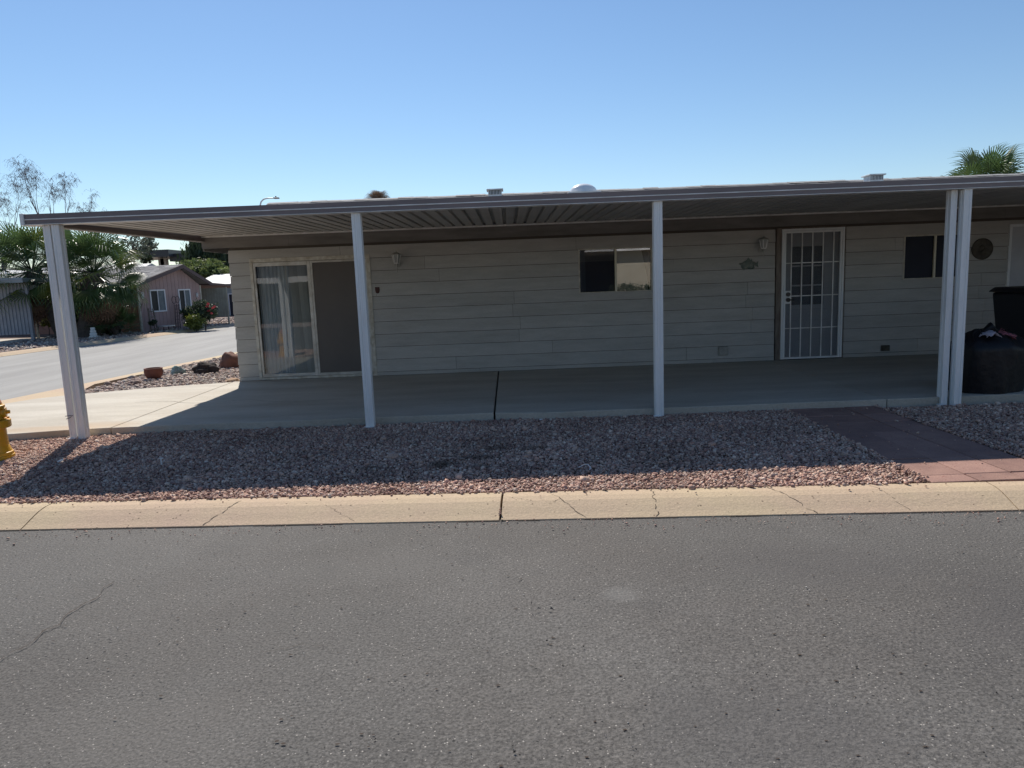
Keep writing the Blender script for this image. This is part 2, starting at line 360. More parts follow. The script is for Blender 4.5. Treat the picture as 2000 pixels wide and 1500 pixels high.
def lerp_path(P, N, s0, s1, step=.25):
    L = [0]
    for i in range(1, len(P)): L.append(L[-1]+(Vector(P[i])-Vector(P[i-1])).length)
    out = []; s = s0; ss = [s0]
    while s+step < s1: s += step; ss.append(s)
    ss.append(s1); a = []; b = []
    for s in ss:
        i = max(j for j in range(len(L)) if L[j] <= s+1e-9); i = min(i, len(P)-2); t = (s-L[i])/(L[i+1]-L[i])
        a.append(tuple(Vector(P[i]).lerp(Vector(P[i+1]), t))); b.append(N[i].lerp(N[i+1], t).normalized())
    return a, b, L[-1]
kerb = structure('kerb')
# joint at x = -0.11 -> arc length from x=9
sj = (9+.115)*math.sqrt(1+.057**2)
tot = lerp_path(KP, KN, 0, 1)[2]
joints = [0]; s = sj % 3.35
while s < tot: joints.append(s); s += 3.35
joints.append(tot)
for a, b in zip(joints[:-1], joints[1:]):
    g = .014 if abs(b-sj) < .01 or abs(a-sj) < .01 else .0016
    P, N, _ = lerp_path(KP, KN, a+g*.5+.0005, b-g*.5)
    # the profile lies on the far side of the road edge
    sweep(P, N, 1, PROF2 if P[0][1] > 6.2 else PROF).build('kerb_section','kerb',kerb,smooth=False,bevel=.002)
mb = MB(); mb.prism([(-8.0,7.7),(-6.9,9.6),(-6.72,10.3),(-6.85,11.2),(side_near(12.2)+.424,12.2),(side_near(10.8)+.424,10.8),(side_near(9.5)+.424,9.5),(side_near(8.6)+.6,8.6)],-.02,.097); mb.build('kerb_apron','kerb',kerb,bevel=.004)
def kz(u):
    for (u0,z0),(u1,z1) in zip(PROF[1:-2], PROF[2:-1]):
        if u <= u1: return z0+(z1-z0)*(u-u0)/(u1-u0)
    return .09
def kerb_crack(x0, x1, u0=0.01, u1=.35, w=.0028, seed=0, n=14):
    rr = random.Random(seed); mb = MB(); pts = []
    for i in range(n+1):
        t = i/n; u = u0+(u1-u0)*t; x = x0+(x1-x0)*t+rr.uniform(-1,1)*.014
        pts.append((x, kerb_front(x)+u, kz(u)+.0022))
    for (a, b) in zip(pts[:-1], pts[1:]):
        w0 = w*rr.uniform(.4,1.3)
        if rr.random() < .12: continue
        mb.quad((a[0]-w0,a[1],a[2]),(a[0]+w0,a[1],a[2]),(b[0]+w0,b[1],b[2]),(b[0]-w0,b[1],b[2]))
    mb.build('crack','crack',kerb,loc=(0,0,0))
for i,(a,b,u0,u1,w) in enumerate([(.45,.22,.01,.34,.002),(.93,.96,.01,.35,.003),(1.95,1.75,.01,.35,.0025),(-1.1,-1.35,.02,.2,.0014),(-2.15,-1.98,.01,.3,.003),
        (-2.75,-2.5,.15,.25,.0018),(2.55,2.45,.02,.34,.0013),(.12,-.05,.2,.26,.0025),(.22,.30,.15,.22,.002)]):
    kerb_crack(a,b,u0,u1,w,i)
# dark seam where the asphalt meets the kerb, broken and crumbling
mb = MB(); x = -4.4
while x < 4.2:
    L = random.uniform(.04,.35)
    if random.random() < .62:
        w = random.uniform(.002,.007); y = kerb_front(x)
        mb.quad((x,y-w,.006),(x+L,kerb_front(x+L)-w*random.uniform(.3,1),.006),(x+L,kerb_front(x+L)+.004,.0075),(x,y+.004,.0075))
    x += L
mb.build('seam','crack',kerb,loc=(0,0,0))
# far kerb of the side road
fk = structure('far_kerb')
P = [(side_far(y), y) for y in np.arange(12, 60.1, 2.0)]
for i in range(0, len(P)-1):
    a = Vector(P[i]); b = Vector(P[i+1]); t = (b-a).normalized(); n = Vector((-t.y, t.x))
    sweep([tuple(a+t*.004), tuple(b-t*.004)], [n, n], 1).build('kerb_section','kerb',fk)
# asphalt crack in the near road, bottom left
mb = MB(); rr = random.Random(3)
px = [(-2.42,2.62),(-2.345,2.95),(-2.33,3.05),(-2.29,3.13),(-2.31,3.25),(-2.27,3.32),(-2.30,3.42),(-2.285,3.55),(-2.25,3.62),(-2.29,3.75),(-2.27,3.84)]
q = []
for a, b in zip(px[:-1], px[1:]):
    for k in range(4): t = k/4; q.append((a[0]+(b[0]-a[0])*t+rr.uniform(-.007,.007), a[1]+(b[1]-a[1])*t+rr.uniform(-.01,.01)))
for a, b in zip(q[:-1], q[1:]):
    w = rr.uniform(.001,.0032); mb.quad((a[0]-w,a[1]+w,.008),(a[0]+w,a[1]-w,.008),(b[0]+w,b[1]-w,.008),(b[0]-w,b[1]+w,.008))
def wander(pts, w, seed):
    rr = random.Random(seed); q = []
    for a, b in zip(pts[:-1], pts[1:]):
        for k in range(7): t = k/7; q.append((a[0]+(b[0]-a[0])*t+rr.uniform(-.008,.008), a[1]+(b[1]-a[1])*t+rr.uniform(-.008,.008)))
    for a, b in zip(q[:-1], q[1:]):
        if rr.random() < .15: continue
        ww = rr.uniform(.3,1)*w; mb.quad((a[0]-ww,a[1]+ww,.008),(a[0]+ww,a[1]-ww,.008),(b[0]+ww,b[1]-ww,.008),(b[0]-ww,b[1]+ww,.008))
wander([(-2.29,3.13),(-2.40,3.24),(-2.52,3.30)],.0012,1); wander([(-1.2,2.95),(-1.0,3.02),(-.85,3.0)],.001,2); wander([(1.5,3.9),(1.7,3.85),(1.85,3.92)],.001,5)
mb.build('asphalt_crack','crack',kind='structure')
# small pits torn out of the asphalt surface
mb = MB(); rr = random.Random(21)
for i in range(230):
    y = rr.uniform(1.5,4.5); x = rr.uniform(-.75,.75)*y+rr.gauss(0,.1); r_ = rr.uniform(.002,.0065); n_ = 6
    mb.add([(x+r_*rr.uniform(.4,1.3)*1.6*math.cos(6.283*k/n_), y+r_*rr.uniform(.4,1.2)*math.sin(6.283*k/n_), .0085) for k in range(n_)],[tuple(range(n_))])
mb.build('asphalt_pits','crack',kind='stuff')

# ------------------------------------------------------------------ beds of gravel
beds = [('gravel_bed', [(-8.0,6.2),(-6.2,5.3),(-4.9,5.24),(2.93,4.80),(3.0,7.62),(-4.2,7.74),(-7.5,7.5),(-8.3,7.7)], .072),
        ('gravel_bed_right', [(3.86,4.74),(9,4.45),(9,7.55),(3.95,7.55)], .072),
        ('gravel_bed_side', [(-4.42,11.2),(-5.5,10.95),(-6.75,10.45),(-6.9,11.1),(side_near(14)+.42,14),(side_near(40)+.42,40),(-3.0,40),(-4.42,18)], .075),
        ('gravel_bed_far', [(side_far(12)-.36,12),(side_far(50)-.36,50),(-30,50),(-30,12)], .05)]
for n, poly, z in beds:
    mb = MB(); mb.add([(x,y,z) for x,y in poly],[tuple(range(len(poly)))]); 
    o = mb.build(n.replace('_right','').replace('_side','').replace('_far',''), 'dirt', kind='structure')
ICO = None
def ico():
    t = (1+5**.5)/2
    v = np.array([(-1,t,0),(1,t,0),(-1,-t,0),(1,-t,0),(0,-1,t),(0,1,t),(0,-1,-t),(0,1,-t),(t,0,-1),(t,0,1),(-t,0,-1),(-t,0,1)], float)
    v /= np.linalg.norm(v[0])
    f = np.array([(0,11,5),(0,5,1),(0,1,7),(0,7,10),(0,10,11),(1,5,9),(5,11,4),(11,10,2),(10,7,6),(7,1,8),(3,9,4),(3,4,2),(3,2,6),(3,6,8),(3,8,9),(4,9,5),(2,4,11),(6,2,10),(8,6,7),(9,8,1)])
    return v, f
def cuboid():
    v = np.array([(-1,-1,-1),(1,-1,-1),(1,1,-1),(-1,1,-1),(-.6,-.7,1),(.7,-.6,1),(.6,.7,1),(-.7,.6,1)], float)*.68
    f = np.array([(0,2,1),(0,3,2),(4,5,6),(4,6,7),(0,1,5),(0,5,4),(1,2,6),(1,6,5),(2,3,7),(2,7,6),(3,0,4),(3,4,7)])
    return v, f
def octa():
    v = np.array([(1,0,0),(-1,0,0),(0,1,0),(0,-1,0),(0,0,1),(0,0,-1)], float)
    f = np.array([(0,2,4),(2,1,4),(1,3,4),(3,0,4),(2,0,5),(1,2,5),(3,1,5),(0,3,5)])
    return v, f
def stones(name, label, P, z, size, matn, shape=ico, flat=.62, lift=.35, spread=.35, cat='gravel'):
    n = len(P); bv, bf = shape(); k = len(bv)
    var = [bv*(1+rng.normal(0, .17, (k,1)))*np.array([1, rng.uniform(.6,.95), rng.uniform(flat*.8, flat*1.2)]) for _ in range(24)]
    var = np.array(var); vi = rng.integers(0, 24, n)
    V = var[vi]                                        # n,k,3
    sc = size*np.exp(rng.normal(0, spread, n))*.5
    ax = rng.uniform(0, 2*math.pi, n); ti = rng.normal(0, .30, n); tj = rng.normal(0, .30, n)
    def rot(V, a, i, j):
        c, s_ = np.cos(a)[:,None], np.sin(a)[:,None]; out = V.copy()
        out[:,:,i] = V[:,:,i]*c-V[:,:,j]*s_; out[:,:,j] = V[:,:,i]*s_+V[:,:,j]*c; return out
    V = rot(V, ti, 1, 2); V = rot(V, tj, 0, 2); V = rot(V, ax, 0, 1)
    V = V*sc[:,None,None]
    zz = z+sc*lift+rng.uniform(0, .010, n)
    V += np.stack([P[:,0], P[:,1], zz], 1)[:,None,:]
    F = (bf[None]+(np.arange(n)*k)[:,None,None]).reshape(-1)
    me = bpy.data.meshes.new(name); nf = n*len(bf)
    me.vertices.add(n*k); me.vertices.foreach_set('co', V.reshape(-1).astype(np.float32))
    me.loops.add(nf*3); me.loops.foreach_set('vertex_index', F.astype(np.int32))
    me.polygons.add(nf); me.polygons.foreach_set('loop_start', np.arange(0, nf*3, 3, dtype=np.int32))
    me.polygons.foreach_set('loop_total', np.full(nf, 3, np.int32)); me.update(); me.validate()
    me.materials.append(M[matn]); o = link(name, me); o['kind'] = 'stuff'
    o['label'] = label; o['category'] = cat
    return o
def scatter(poly, dens, jitter=None):
    A = np.array(poly); lo = A.min(0); hi = A.max(0); n = int(dens*(hi[0]-lo[0])*(hi[1]-lo[1]))
    P = rng.uniform(lo, hi, (n, 2)); return P[inpoly(P, poly)]
P = scatter([(-7.2,6.0),(-6.0,5.36),(-4.9,5.25),(2.90,4.83),(2.965,7.62),(-4.2,7.70),(-6.9,7.45)], 5400)
stones('gravel', 'loose pink and tan crushed rock between the tan kerb and the concrete patio', P, .075, .0195, 'gravel', flat=.5, spread=.4, shape=cuboid)
P = scatter([(3.90,4.76),(7.5,4.56),(7.5,7.5),(3.98,7.5)], 4400)
stones('gravel', 'crushed rock in shade to the right of the red paver walkway', P, .075, .0195, 'gravel', flat=.5, spread=.4, shape=cuboid)
P = scatter([(-4.5,11.3),(-5.5,10.97),(-6.6,10.5),(-6.85,11.3),(side_near(14)+.5,14),(side_near(24)+.46,24),(-4.5,24)], 900)
stones('gravel', 'sunlit tan crushed rock between the side kerb and the end of the house', P, .075, .042, 'gravelfar', flat=.7)
P = scatter([(side_far(19)-.4,19),(side_far(40)-.4,40),(-17.5,40),(-17.5,19)], 150)
stones('gravel', 'distant crushed rock in front of the pink house and under the palms', P, .05, .08, 'gravelfar', shape=octa)
P = np.array([(2.87+.012*(y-4.8)/.45+rng.normal(0,.02), y) for y in rng.uniform(4.84,7.6,700)]+[(3.92+rng.normal(0,.02), y) for y in rng.uniform(4.8,7.6,600)]+[(x, rng.uniform(4.9,7.5)) for x in rng.uniform(2.9,3.9,60)])
stones('gravel', 'small stones strayed onto the edges of the red paver walkway', P, .086, .018, 'gravel', shape=cuboid)
P = np.array([(x, kerb_front(x)+rng.uniform(.1,.36)**1.0) for x in rng.uniform(-5,3.5,70)])
P = np.array([p for p in P if p[1]-kerb_front(p[0]) > .24])
stones('gravel', 'few stray stones lying on the tan kerb', P, .086, .013, 'gravel', shape=cuboid)
P = np.array([(x, kerb_front(x)-abs(rng.normal(0,.12))-.01) for x in rng.uniform(-4.2,4,500)])
stones('gravel', 'stray crumbs of rock along the foot of the kerb on the road', P, .004, .009, 'gravel', shape=cuboid)
# a few stones spilled on kerb and in the joint
P = np.array([(x, kerb_front(x)+rng.uniform(.34,.38)) for x in rng.uniform(-5,2.8,500)])
stones('gravel', 'small stones spilled over the back edge of the tan kerb', P, .086, .02, 'gravel')
P = np.array([(-.115+rng.uniform(-.006,.006), kerb_front(0)+rng.uniform(0,.36)) for _ in range(30)])
stones('grit', 'grit packed into the open joint of the tan kerb', P, .03, .012, 'gravel', lift=1.5, cat='grit')
# loose grit on the road
P = np.stack([rng.uniform(-3.2,3.2,1500), 1.3+3.2*rng.uniform(0,1,1500)**1.0], 1)
stones('grit', 'tiny pale and dark grit scattered over the grey asphalt', P, .004, .0052, 'pebble', shape=octa, lift=.5, cat='grit')

# ------------------------------------------------------------------ patio slabs
patio = structure('patio')
def slab(poly, z=.16, mt='concrete'):
    mb = MB(); mb.prism(poly, -.02, z); return mb.build('concrete_slab', mt, patio, bevel=.008)
ed = lambda x: 7.60+.02*math.sin(x*1.7)
def slabx(x0, x1, rear=11.26):
    xs_ = np.linspace(x0, x1, 9); front = [(x, (7.70 if x < 0 else 7.60)+(.10*max(0,-x)/4.3 if False else 0)+.006*math.sin(x*9)) for x in xs_]
    slab(front+[(x1, rear), (x0, rear)], mt='concrete')
slab([(-7.35,7.55),(-6.4,7.50),(-5.4,7.56),(-4.9,7.66),(-4.415,7.70),(-4.415,11.20),(-5.5,10.92),(-6.56,10.42),(-6.86,10.2),(-7.08,9.75),(-7.5,8.9),(-7.95,7.9)])
slabx(-4.405, -.215); slabx(-.195, 4.04); slabx(4.048, 8.3)
slabx(8.31, 12.5)
# thin settlement crack across the left slab and stained lip
mb = MB(); rr = random.Random(9); pts = [(-5.05+i*.18, 9.45-.03*i+.10*math.sin(i*.9)+rr.uniform(-.02,.02)) for i in range(17)]
for a, b in zip(pts[:-1], pts[1:]): mb.quad((a[0],a[1]-.004,.1625),(b[0],b[1]-.004,.1625),(b[0],b[1]+.004,.1625),(a[0],a[1]+.004,.1625))
mb.build('crack','crack',patio,loc=(0,0,0))

# ------------------------------------------------------------------ paver walkway
walk = structure('walkway')
rows = [4.80,4.975,5.43,5.95,6.40,6.83,7.17,7.60]
for j in range(len(rows)-1):
    for i in range(3):
        x0 = 2.895+i*.328; y0, y1 = rows[j]+.004, rows[j+1]-.004; dx = .012*j*(.9 if i == 0 else .3)
        zt = .089+random.uniform(-.003,.004); g = .004
        y0a = y0-(.06*i/3*0)+( -.018*(x0-2.9) if j == 0 else 0)
        mb = MB(); mb.prism([(x0+g+dx,y0a),(x0+.328-g+dx,y0a),(x0+.328-g+dx,y1),(x0+g+dx,y1)], .03, zt)
        o = mb.build('paver','paver',walk,bevel=.006); o.rotation_euler = (0,0,0)

# ------------------------------------------------------------------ the house
YW = 11.284; X0 = -4.31; X1 = 13.0; YB = 18.0
house = thing('mobile_home', 'low beige mobile home with lap siding, sliding door and two windows under a long carport', 'house', (X0, YW, .16))
OPEN = [(-4.00,-2.13,.16,2.065), (1.105,2.255,1.335,2.02), (4.17,5.27,.16,2.22), (6.17,7.14,1.355,2.035), (7.80,8.75,.16,2.14)]
def rects(x0, x1, z0, z1, op):
    out = [(x0,x1,z0,z1)]
    for a, b, c, d in op:
        nx_ = []
        for (p, q, r, s) in out:
            if b <= p or a >= q or d <= r or c >= s: nx_.append((p,q,r,s)); continue
            if a > p: nx_.append((p,a,r,s))
            if b < q: nx_.append((b,q,r,s))
            m0, m1 = max(a,p), min(b,q)
            if c > r: nx_.append((m0,m1,r,c))
            if d < s: nx_.append((m0,m1,d,s))
        out = nx_
    return [r for r in out if r[1]-r[0] > .01 and r[3]-r[2] > .008]
mb = MB()
for a,b,c,d in rects(X0+.012, X1, .10, 2.40, OPEN): mb.box(a,b,YW+.006,YW+.10,c,d)
mb.box(X0+.012,X0+.10,YW+.10,YB,.10,2.4); mb.box(X0,X1,YB-.1,YB,.10,2.4); mb.box(X1-.1,X1,YW+.1,YB-.1,.1,2.4)
mb.box(X0+.1,X1-.1,YW+.1,YB-.1,.12,.18)
mb.build('wall','wallcore',house)
zc = [.222+.1985*k for k in range(11)]
def board_y(t): return -.019+.013*t            # lap: bottom edge proud
def lap(x0, x1, z0, z1, zb, zt):
    t0 = (z0-zb)/(zt-zb); t1 = (z1-zb)/(zt-zb)
    mb = MB(); mb.extrude([(YW+board_y(t0),z0),(YW+board_y(t1),z1),(YW+.004,z1),(YW+.004,z0)][::-1], x0, x1, 'x'); return mb
for k in range(-1, 10):
    zb = .162 if k < 0 else zc[k]; zt = zc[k+1] if k+1 < 11 else 2.24; zt = min(zt, 2.24)
    off = random.uniform(0, 3.6); js = [X0]; x = X0+off if off > .7 else X0+3.66+off
    while x < X1: js.append(x); x += 3.66
    js.append(X1)
    if k < 0: js = [X0, -.5, 3.2, 7.0, 10.6, X1]
    for a, b in zip(js[:-1], js[1:]):
        for p, q, r, s in rects(a+.002, b-.002, zb+.0012, zt-.0055, OPEN):
            lap(p, q, r, s, zb, zt if k >= 0 else .40).build('siding_board','siding',house)
# end wall boards (left end)
for k in range(-1, 10):
    zb = .162 if k < 0 else zc[k]; zt = min(zc[k+1] if k+1 < 11 else 2.24, 2.24)
    for (ya, yb) in ((YW-.004, 14.6), (14.602, YB)):
        mb = MB(); mb.extrude([(X0+.008,zb),(X0+.008,zt-.006),(X0-.006,zt-.006),(X0-.017,zb)], ya, yb, 'y')
        mb.build('siding_board','siding',house)
# fascia boards, soffit, roof
for a, b in ((-4.665,-3.335),(-3.332,.33),(.333,3.99),(3.993,7.65),(7.653,11.3),(11.303,13.3)):
    MB().box(a,b,11.16,11.185,2.238,2.455).build('fascia_board','fascia',house)
MB().box(-4.64,13.3,11.19,11.30,2.246,2.256).build('soffit','siding',house)
MB().box(-4.665,-4.64,11.188,14.8,2.20,2.40).build('eave_board','fascia',house)
mb = MB()
mb.extrude([(11.19,2.40),(14.8,3.262),(18.3,2.40)], -4.64, 13.3, 'x'); mb.build('roof_deck','wallcore',house)
# shingle courses on the low slope, each row a strip of uneven tabs; too thin in the picture to single out
mb = MB(); rr = random.Random(5)
n = 26
for side in (0,1):
    for j in range(n):
        t0 = j/n; t1 = (j+1.25)/n
        def P(t): return (11.12+(14.8-11.12)*t, 2.445+(3.285-2.445)*t) if side == 0 else (18.4-(18.4-14.8)*t, 2.445+(3.285-2.445)*t)
        y0,z0 = P(t0); y1,z1 = P(min(t1,1.0)); x = -4.72-rr.uniform(0,.1)
        while x < 13.35:
            L = rr.uniform(.22,.34); h = rr.uniform(.004,.016)
            a = [(x,y0,z0+h),(x+L-.006,y0,z0+h),(x+L-.006,y1,z1+.003),(x,y1,z1+.003),(x,y0,z0-.004),(x+L-.006,y0,z0-.004)]
            mb.add(a, [(0,1,2,3),(4,5,1,0)] if side == 0 else [(3,2,1,0),(0,1,5,4)]); x += L
o = mb.build('shingles','shingle',house,kind='stuff')
mb = MB(); x = -4.75
while x < 13.3:
    L = .3; h = rr.uniform(0,.014); mb.add([(x,14.64,3.262+h),(x+L,14.64,3.262+h*.5),(x+L,14.8,3.305+h),(x,14.8,3.305+h),(x+L,14.96,3.262),(x,14.96,3.262)],[(0,1,2,3),(3,2,4,5)]); x += L-.01
mb.build('ridge_cap','shingle',house,kind='stuff')
# vents and skylight on the roof
def roof_vent(x, y):
    z = 2.49+(3.285-2.445)*(y-11.12)/(14.8-11.12)
    v = MB(); v.box(x-.13,x+.13,y-.13,y+.13,z-.04,z+.10); v.box(x-.16,x+.16,y-.17,y+.17,z+.10,z+.125)
    r = v.build('roof_vent','galv',house,bevel=.004)
    for i in range(9):
        sx = x-.112+i*.028; MB().box(sx-.006,sx+.006,y-.142,y-.131,z+.02,z+.092).build('louver','galv',r)
    MB().box(x-.12,x+.12,y-.1305,y-.1295,z+.02,z+.095).build('vent_opening','dark',r)
roof_vent(at(967,380,14.2).x, 14.2); roof_vent(at(1706,345,14.2).x, 14.2)
z = 2.46+.84*(14.1-11.12)/3.68
v = MB(); xd = at(1139,370,14.1).x; v.box(xd-.31,xd+.31,13.83,14.37,z-.08,z+.045)
sk = v.build('skylight','trimwhite',house,bevel=.005)
v = MB(); n = 14; vs = []
for j in range(9):
    f = math.sin(math.pi*j/8)**.45
    for i in range(n+1):
        a = math.pi*i/n; vs.append((xd+.265*math.cos(a)*max(f,.02), 13.86+.48*j/8, z+.045+.17*math.sin(a)*max(f,.02)))
v.add(vs, [(j*(n+1)+i,(j+1)*(n+1)+i,(j+1)*(n+1)+i+1,j*(n+1)+i+1) for j in range(8) for i in range(n)])
v.build('dome','dome',sk,smooth=True)

# sliding glass door
sd = MB()
sd.box(-4.00,-2.13,YW-.025,YW+.05,2.005,2.065); sd.box(-4.00,-3.955,YW-.025,YW+.05,.165,2.004); sd.box(-2.185,-2.13,YW-.025,YW+.05,.165,2.004)
sd.box(-3.954,-2.186,YW-.03,YW+.06,.165,.20)
sdo = sd.build('sliding_door','oldtrim',house,bevel=.003)
g = MB()
x0,x1,z0,z1 = -3.953,-3.065,.205,2.0
for r_ in ((x0,x0+.035,z0,z1),(x1-.05,x1,z0,z1),(x0+.036,x1-.051,z1-.06,z1),(x0+.036,x1-.051,z0,z0+.05)): g.box(r_[0],r_[1],YW-.012,YW+.012,r_[2],r_[3])
g.build('door_frame','alu',sdo,bevel=.003)
M['glass_door'] = glass('glass_door', .03); M['glass_refl'] = glass('glass_refl', .16, (.6,.62,.6)); M['glass_pink'] = glass('glass_pink', .0, (.8,.82,.85)); M['glass_far'] = glass('glass_far', .06, (.75,.78,.8))
MB().quad((x0+.036,YW+.003,z0+.051),(x1-.051,YW+.003,z0+.051),(x1-.051,YW+.003,z1-.061),(x0+.036,YW+.003,z1-.061)).build('pane','glass_door',sdo)
g = MB(); x0s,x1s = -3.06,-2.187
for r_ in ((x0s,x0s+.03,z0,z1),(x1s-.03,x1s,z0,z1),(x0s+.031,x1s-.031,z1-.03,z1),(x0s+.031,x1s-.031,z0,z0+.04)): g.box(r_[0],r_[1],YW-.02,YW+.0,r_[2],r_[3])
g.build('screen_frame','alu',sdo,bevel=.002)
MB().box(x0s+.031,x1s-.031,YW-.012,YW-.009,z0+.041,z1-.031).build('screen','screen',sdo)
# pleated curtain behind the glass
def pleats(xa, xb, y, za, zb, amp, pitch, shear=0, seed=0):
    mb = MB(); n = int((xb-xa)/pitch*8); rr = random.Random(seed); ph = 0; vs = []
    for i in range(n+1):
        x = xa+(xb-xa)*i/n; ph += 2*math.pi/8*rr.uniform(.7,1.3); a = amp*rr.uniform(.7,1.2)
        vs += [(x,y+a*math.sin(ph),za),(x+shear,y+a*.8*math.sin(ph),zb)]
    return mb.add(vs, [(2*i,2*i+2,2*i+3,2*i+1) for i in range(n)])
pleats(-3.93,-3.42,YW+.10,.20,2.0,.022,.062,0,1).build('curtain','curtain',house,smooth=True)
for i in range(6):        # loose vertical slats hanging at different angles
    xx = -3.41+i*.062
    v = MB(); a = R(24+8*(i%3)); c, s_ = math.cos(a)*.04, math.sin(a)*.04
    v.add([(xx-c,YW+.11-s_,.22),(xx+c,YW+.11+s_,.22),(xx+c-.05,YW+.11+s_,1.99),(xx-c-.05,YW+.11-s_,1.99)],[(0,1,2,3)]); v.build('blind_slat','blind',house)

def slider_window(X0w, X1w, Z0, Z1, xm, mull, left, right, frame='oldtrim'):
    w = MB(); f = .022; y0, y1 = YW-.022, YW+.04
    w.box(X0w,X1w,y0,y1,Z1-f,Z1); w.box(X0w,X1w,y0,y1,Z0,Z0+f*.7); w.box(X0w,X0w+f,y0,y1,Z0+f*.7,Z1-f); w.box(X1w-f,X1w,y0,y1,Z0+f*.7,Z1-f)
    o = w.build('window',frame,house,bevel=.002)
    MB().box(xm-.016,xm+.016,YW-.03,YW+.0,Z0+f*.7,Z1-f).build('mullion',mull,o,bevel=.003)
    for (a,b,mt,yy) in ((X0w+f,xm-.016,left,YW+.012),(xm+.016,X1w-f,right,YW+.006)):
        MB().quad((a,yy,Z0+f*.7),(b,yy,Z0+f*.7),(b,yy,Z1-f),(a,yy,Z1-f)).build('pane' if 'glass' in mt else 'screen',mt,o)
    return o
w1 = slider_window(1.105,2.255,1.335,2.02,1.685,'ivory','glass_far','glass_refl')
MB().box(1.13,1.665,YW+.05,YW+.055,1.36,2.0).build('blind','navy_blind',house)
MB().box(1.13,1.665,YW+.044,YW+.049,1.82,1.99).build('valance','taupe_blind',house)
# a roller blind hangs a little askew behind the right pane; dark sill row of plants inside
v = MB(); v.add([(1.70,YW+.06,1.36),(2.20,YW+.06,1.36),(2.19,YW+.06,1.55),(2.10,YW+.06,1.97),(1.70,YW+.06,1.99)],[(0,1,2,3,4)]); v.build('blind','blind',house)
w2 = slider_window(6.17,7.14,1.355,2.035,6.655,'ivory','screen_navy','screen_navy')

# security door with its frame, inner door behind
v = MB()
v.box(4.185,4.262,YW-.03,YW+.05,.165,2.215); v.box(5.235,5.262,YW-.02,YW+.05,.165,2.215); v.box(4.263,5.234,YW-.02,YW+.05,2.20,2.218)
v.build('door_casing','wood_dark',house)
dr = MB(); xa,xb,za,zb = 4.264,5.232,.175,2.198; yd0,yd1 = YW-.05,YW-.02
dr.box(xa,xa+.03,yd0-.004,yd1,za,zb); dr.box(xb-.03,xb,yd0-.004,yd1,za,zb); dr.box(xa+.031,xb-.031,yd0-.004,yd1,zb-.03,zb)
dr.box(xa+.034,xa+.064,yd0,yd1+.004,za,zb-.034); dr.box(xb-.064,xb-.034,yd0,yd1+.004,za,zb-.034)
dr.box(xa+.065,xb-.065,yd0,yd1+.004,zb-.066,zb-.034); dr.box(xa+.065,xb-.065,yd0,yd1+.004,za,za+.03)
sdr = dr.build('security_door','white',house,bevel=.003)
xi0, xi1 = xa+.064, xb-.064
for i in range(5):
    x = xi0+.085+(xi1-xi0-.085)*i/4.62
    MB().box(x-.007,x+.007,yd0+.004,yd0+.018,za+.03,zb-.066).build('bar','trimwhite',sdr)
for z in (.66,1.165,1.675):
    MB().box(xi0 if z != 1.165 else xi0+.085,xi1,yd0+.019,yd0+.031,z-.007,z+.007).build('crossbar','trimwhite',sdr)
MB().box(xi0-.01,xi0+.078,yd0-.006,yd0+.003,1.05,1.25).build('lock_plate','white',sdr,bevel=.003)
for nm, z in (('deadbolt',1.195),('handle',1.11)):
    v = MB(); vs = [(xi0+.034+.033*math.cos(a), y, z+.033*math.sin(a)) for y in (yd0-.006,yd0-.03) for a in np.linspace(0,2*math.pi,17)[:-1]]
    v.add(vs,[(i,(i+1)%16,(i+1)%16+16,i+16) for i in range(16)]+[tuple(range(16,32)),tuple(range(15,-1,-1))])
    if nm == 'handle': v.tube([(xi0+.034,yd0-.035,z),(xi0+.07,yd0-.045,z),(xi0+.145,yd0-.045,z-.004)],.008,8)
    v.build(nm,'metalblack',sdr)
def mesh_mat():
    Mx = bpy.data.materials.new('insect_mesh'); Mx.use_nodes = True; n = Mx.node_tree.nodes; l = Mx.node_tree.links
    t = n.new('ShaderNodeBsdfTransparent'); ms = n.new('ShaderNodeMixShader'); p = n['Principled BSDF']; p.inputs['Base Color'].default_value = (.16,.17,.18,1); p.inputs['Roughness'].default_value = .7
    ms.inputs[0].default_value = .45; l.new(t.outputs[0], ms.inputs[1]); l.new(p.outputs[0], ms.inputs[2]); l.new(ms.outputs[0], n['Material Output'].inputs[0]); return Mx
M['mesh'] = mesh_mat()
MB().quad((xi0,yd1+.0,za+.03),(xi1,yd1+.0,za+.03),(xi1,yd1+.0,zb-.066),(xi0,yd1+.0,zb-.066)).build('insect_screen','mesh',sdr)
# inner entry door: raised panels and nine lites
yi = YW+.06
v = MB(); lit = (4.44,4.97,1.02,1.93)
for a,b,c,d in rects(4.262,5.235,.17,2.2,[lit]): v.box(a,b,yi,yi+.04,c,d)
ind = v.build('entry_door','door_white',house)
for i in range(3):
    for j in range(3):
        pa = lit[0]+(lit[1]-lit[0])*i/3+.012; pb = lit[0]+(lit[1]-lit[0])*(i+1)/3-.012; pc = lit[2]+(lit[3]-lit[2])*j/3+.012; pd = lit[2]+(lit[3]-lit[2])*(j+1)/3-.012
        MB().box(pa,pb,yi+.018,yi+.024,pc,pd).build('pane','screen_navy',ind)
v = MB()
for i in (1,2): x = lit[0]+(lit[1]-lit[0])*i/3; v.box(x-.012,x+.012,yi-.004,yi+.03,lit[2],lit[3])
for j in (1,2):
    z = lit[2]+(lit[3]-lit[2])*j/3
    for i in range(3): v.box(lit[0]+(lit[1]-lit[0])*i/3+.0121,lit[0]+(lit[1]-lit[0])*(i+1)/3-.0121,yi-.004,yi+.03,z-.012,z+.012)
v.build('glazing_bars','door_white',ind)
